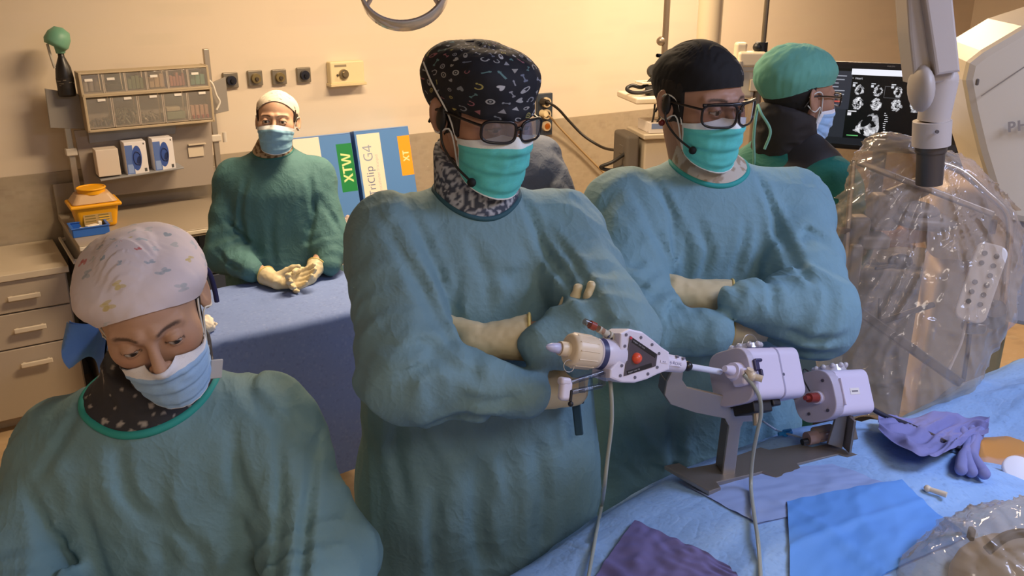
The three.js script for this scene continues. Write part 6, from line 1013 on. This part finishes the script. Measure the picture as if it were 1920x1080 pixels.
{
  const g = thing('radiation_shield', 'hanging detector frame with dark rails and grey joints inside the clear plastic cover', 'shield', bagO), l = (x, y, z = 0) => bagP(x, y, z).sub(bagO), s = 0.00121;
  const dark = mat(0x4f4842, 0.4, { metalness: 0.4 }), grey = mat(0x8f8880, 0.45), rail = (a, b, w, t, m) => { const p = l(...a), q = l(...b), X = q.clone().sub(p), gg = box(X.length(), w, t, 0, 0, 0, 0.004); return gg.applyMatrix4(frame(p.add(q).multiplyScalar(0.5), X, bagN)); };
  part(g, 'lower_rail', [rail([1580, 562], [1800, 718], 0.022, 0.03)], dark); part(g, 'upper_rail', [rail([1604, 302], [1862, 402], 0.014, 0.02), rail([1600, 300], [1578, 562], 0.012, 0.016)], mat(0xa29a92, 0.35, { metalness: 0.5 }));
  part(g, 'tube_rail', tube([l(1745, 300), l(1800, 320), l(1850, 362), l(1886, 398), l(1893, 430), l(1888, 500), l(1880, 575)], 0.0085, false, 60, 12), mat(0xc6beb4, 0.22, { metalness: 0.75 }));
  part(g, 'joint', [mv(cyl(0.026, 0.026, 0.05), ...l(1864, 590, 0).toArray(), 0.5, 0, 0.4), mv(ball(0.024), ...l(1838, 596, 0).toArray()), box(0.05, 0.03, 0.04, ...l(1826, 612).toArray(), 0.01)], mat(0x77716b, 0.35, { metalness: 0.5 }));
  part(g, 'edge_bar', rail([1822, 600], [1806, 716], 0.009, 0.012), dark);
  part(g, 'knuckle', [box(0.07, 0.09, 0.06, ...l(1662, 395, -0.03).toArray(), 0.015), box(0.05, 0.1, 0.05, ...l(1612, 440, -0.03).toArray(), 0.012), box(0.075, 0.035, 0.06, ...l(1640, 450, -0.03).toArray(), 0.01), rod(l(1672, 375, -0.02), l(1742, 345, -0.04), 0.028, 0.026), box(0.03, 0.12, 0.03, ...l(1606, 500, -0.03).toArray(), 0.006)], grey);
  part(g, 'disc', [mv(ell3(0.085, 0.024, 0.05), ...l(1738, 412, -0.03).toArray(), 0, 0, -0.12), mv(ell3(0.055, 0.02, 0.045), ...l(1724, 392, -0.02).toArray(), 0, 0, -0.1)], mat(0x8a8480, 0.4));
  part(g, 'frame_edge', [rail([1650, 558], [1648, 604], 0.008, 0.01), rail([1652, 604], [1752, 570], 0.014, 0.012), rail([1640, 504], [1712, 492], 0.01, 0.012)], dark); part(g, 'joint_knob', [mv(ell3(0.03, 0.02, 0.02), ...l(1690, 490, -0.01).toArray())], dark);
  part(g, 'end_clip', [box(0.012, 0.034, 0.014, ...l(1862, 425).toArray()), box(0.03, 0.014, 0.02, ...l(1582, 432, 0).toArray())], mat(0x5b4a44, 0.5));
  // white remote control
  const a = bagP(1852, 462, 0.03), b = bagP(1806, 598, 0.03), X = b.clone().sub(a), rc = thing('remote_control', 'white hand control with two rows of dark buttons inside the plastic cover', 'remote control', a.clone().lerp(b, 0.5)), fm = frame(V(0, 0, 0), X, V(-0.35, 0.35, 0.85)), pr = (n, geo, m, p = rc) => part(p, n, geo.applyMatrix4(fm), m), L = X.length();
  pr('housing', extr(rrect(L, 0.062, 0.02), 0.022, 0.004).translate(0, 0, -0.011), mat(0xd8d3ce, 0.4)); 
  for (let i = 0; i < 6; i++) for (const k of [0, 1]) if (i !== 2 || k) pr('button', cyl(0.0062, 0.0055, 0.004, 0, 0, 0, 14).rotateX(Math.PI / 2).translate(-L * 0.38 + i * L * 0.13, (k - 0.5) * 0.026, 0.0165), mat(i === 5 && !k ? 0x2a2a2c : 0x77716c, 0.5));
  const cord = part(scene, 'control_cable', tube([bagP(1806, 600, 0.02), bagP(1798, 640, 0.015), bagP(1782, 680, 0.01), bagP(1770, 706, 0.01)], 0.0035, false, 30), mat(0xd0c9c0, 0.5)); tag(cord, 'white cable hanging from the hand control inside the cover', 'cable');
}
// plastic covers: closed, crinkled films
const plasticM = mat(0xefe6da, 0.08, { transmission: 0.8, thickness: 0, ior: 1.42 });
// creases that run out from the point where the film is gathered
function gathered(x, y, z, nx, ny, s) { const r = Math.hypot(x - nx, y - ny, z), p = Math.atan2(x - nx, -(y - ny)), q = z * 5, w = noise(x * 4, y * 4, z * 4 + s), a = 1 - 2 * Math.abs(noise(p * 5 + w, r * 1.6, q + s)), b = 1 - 2 * Math.abs(noise(p * 13 + w * 2, r * 2.6, q * 2 + s)), c = 1 - 2 * Math.abs(noise(p * 4 + r * 14, r * 9 + w * 3, q)), d = 1 - 2 * Math.abs(noise(x * 48, y * 30 + w * 4, z * 48)), k = Math.min(1, 0.25 + r * 3); return k * (0.008 * w + 0.011 * a * Math.abs(a) + 0.009 * b * Math.abs(b) + 0.006 * c * Math.abs(c)) + 0.0028 * d; }
{
  const sd = (poly, x, y) => { let d = 1e9, s = 1; for (let i = 0, j = poly.length - 1; i < poly.length; j = i++) { const [ax, ay] = poly[i], [bx, by] = poly[j], ex = bx - ax, ey = by - ay, wx = x - ax, wy = y - ay, h = clamp((wx * ex + wy * ey) / (ex * ex + ey * ey)); d = Math.min(d, (wx - ex * h) ** 2 + (wy - ey * h) ** 2); const c1 = y >= ay, c2 = y < by, c3 = ex * wy > ey * wx; if ((c1 && c2 && c3) || (!c1 && !c2 && !c3)) s = -s; } return s * Math.sqrt(d); };
  const X = V(1, 0, 0).addScaledVector(bagN, -bagN.x).normalize(), Y = bagN.clone().cross(X), M = new THREE.Matrix4().makeBasis(X, Y, bagN);
  const poly = [[1604, 300], [1622, 272], [1660, 256], [1700, 262], [1722, 286], [1768, 284], [1822, 302], [1872, 360], [1900, 398], [1908, 440], [1902, 540], [1893, 600], [1868, 640], [1838, 690], [1812, 742], [1740, 770], [1650, 778], [1566, 770], [1540, 700], [1554, 600], [1560, 500], [1576, 390]].map(([x, y]) => { const p = bagP(x, y).sub(bagO); return [p.dot(X), p.dot(Y)]; });
  const H = 0.085, r = 0.08, nk = bagP(1745, 275).sub(bagO), neckL = [nk.dot(X), nk.dot(Y)];
  const f = (x, y, z) => { const d2 = sd(poly, x, y), bulge = H * (0.6 + 0.35 * gauss(x, -0.05, 0.15)), wx = d2 + r, wz = Math.abs(z) - bulge + r; const d = Math.min(Math.max(wx, wz), 0) + Math.hypot(Math.max(wx, 0), Math.max(wz, 0)) - r; return Math.abs(d) > 0.08 ? d : d - gathered(x, y, z, neckL[0], neckL[1], 3); };
  const xs = poly.map((p) => p[0]), ys = poly.map((p) => p[1]), g = sdfMesh(f, V(Math.min(...xs) - 0.03, Math.min(...ys) - 0.03, -0.14), V(Math.max(...xs) + 0.03, Math.max(...ys) + 0.03, 0.14), 0.0055);
  const o = part(scene, 'plastic_cover', g.applyMatrix4(M), plasticM); o.position.copy(bagO); tag(o, 'large crinkled clear plastic cover hanging over the shield frame and hand control', 'plastic cover');
  // second cover at the lower right, over a rounded detector face
  const c0 = at(1865, 1055, 1.08);
  const dt = thing('detector_face', 'pale rounded detector under clear plastic at the lower right corner', 'detector', c0.clone().add(V(0.03, -0.035, -0.0))); part(dt, 'housing', mv(ell3(0.085, 0.045, 0.08), 0, 0, 0, 0.3, 0, 0.35), mat(0x9a9790, 0.5)); part(dt, 'grip', tube([V(-0.045, 0.055, 0.0), V(-0.02, 0.075, -0.005), V(0.01, 0.078, -0.01), V(0.05, 0.066, -0.01)], 0.007), mat(0x2d2a2a, 0.5)); part(dt, 'dark_tab', box(0.008, 0.02, 0.012, -0.06, 0.07, -0.02, 0.003), mat(0x3a3836, 0.5));
  const f2 = (x, y, z) => { const d = ell(x, y, z, 0, -0.03, 0, 0.165, 0.13, 0.12); return Math.abs(d) > 0.08 ? d : d - gathered(x, y, z, -0.05, 0.14, 9); };
  const g2 = sdfMesh(f2, V(-0.21, -0.2, -0.16), V(0.21, 0.14, 0.16), 0.0055).rotateZ(0.35), o2 = part(scene, 'plastic_cover', g2, plasticM); o2.position.copy(c0).add(V(0.035, -0.025, 0)); tag(o2, 'crinkled clear plastic cover over the detector at the lower right corner', 'plastic cover');
}
// ---------------------------------------------------------------- C-arm at the right edge
{
  const F2 = 2.25, nrm = V(-0.25, 0.0, 0.97).normalize(), p0 = at(1880, 230, F2), lx = V(nrm.z, 0, -nrm.x), g = thing('c_arm', 'large cream x-ray C-arm housing with grey lettering at the right edge', 'x-ray machine', p0), l = (x, y) => { const p = atPlane(x, y, p0, nrm).sub(p0); return [p.dot(lx), p.y]; }, M = new THREE.Matrix4().makeBasis(lx, V(0, 1, 0), nrm);
  const put = (n, geo, m, p = g) => part(p, n, (Array.isArray(geo) ? merge(geo) : geo).applyMatrix4(M), m), cream = mat(0xcdbfa6, 0.4);
  put('detector_housing', extr([[1830, 124], [1850, 108], [1925, 64], [2060, 20], [2060, 440], [1905, 402], [1880, 372], [1852, 280], [1834, 205], [1824, 150]].map(([x, y]) => l(x, y)), 0.35, 0.02).translate(0, 0, -0.37), cream);
  put('seam', (() => { const a = l(1836, 178), b = l(1925, 118); return tube([V(...a, 0.021), V(...b, 0.021)], 0.0015); })(), mat(0x8f8474, 0.5)); put('hinge_mark', box(0.008, 0.016, 0.008, ...l(1829, 152), 0.02), mat(0x5d5348, 0.5));
  const tp = l(1884, 246), font = await new FontLoader().loadAsync('fonts/droid/droid_sans_bold.typeface.json');
  put('printed_name', new TextGeometry('PHILIPS', { font, size: 0.026, depth: 0.0015, curveSegments: 6 }).rotateZ(0.2).translate(tp[0], tp[1], 0.0196), mat(0x8f8478, 0.5));
  put('rear_arm', box(0.3, 0.22, 0.3, l(1985, 0)[0], l(1920, 470)[1], -0.36, 0.04), cream);
  put('lower_housing', extr([[1878, 352], [1960, 372], [2060, 420], [2060, 640], [1900, 606], [1892, 520], [1905, 440]].map(([x, y]) => l(x, y)), 0.25, 0.015).translate(0, 0, -0.3), mat(0xa29b98, 0.45));
  put('floor_column', box(0.22, at(1960, 560, F2).y, 0.22, l(1985, 0)[0], -p0.y + at(1960, 560, F2).y / 2, -0.36, 0.02), cream);
}
{ // dark equipment with a paper behind the cover
  const c = at(1838, 292, 3.6), g = thing('equipment_stand', 'black equipment shelf behind the plastic cover, right of the ultrasound screen', 'stand', V(c.x, 0, c.z), R(-15));
  part(g, 'shelf', box(0.3, 0.03, 0.28, 0, c.y - 0.02, 0, 0.008), DARK); part(g, 'device', [box(0.24, 0.1, 0.22, 0.02, c.y - 0.09, 0, 0.01)], mat(0x232228, 0.4)); part(g, 'post', cyl(0.025, 0.025, c.y - 0.1, 0, (c.y - 0.1) / 2 + 0.02, 0), DARK); part(g, 'base', [box(0.4, 0.03, 0.06, 0, 0.02, 0, 0.01), box(0.06, 0.03, 0.4, 0, 0.02, 0, 0.01)], DARK);
  const p = thing('paper_sheet', 'folded cream paper lying on the black equipment shelf', 'paper', V(c.x - 0.01, c.y - 0.004, c.z + 0.04), R(10)); part(p, 'sheet_stack', box(0.14, 0.004, 0.1, 0, 0.0, 0, 0.001), mat(0xd8c9ac, 0.7));
}
for (const o of scene.children) if (o.isMesh || o.isGroup) o.traverse((q) => { if (q.isMesh) q.castShadow = q.receiveShadow = true; });
renderer.render(scene, camera);
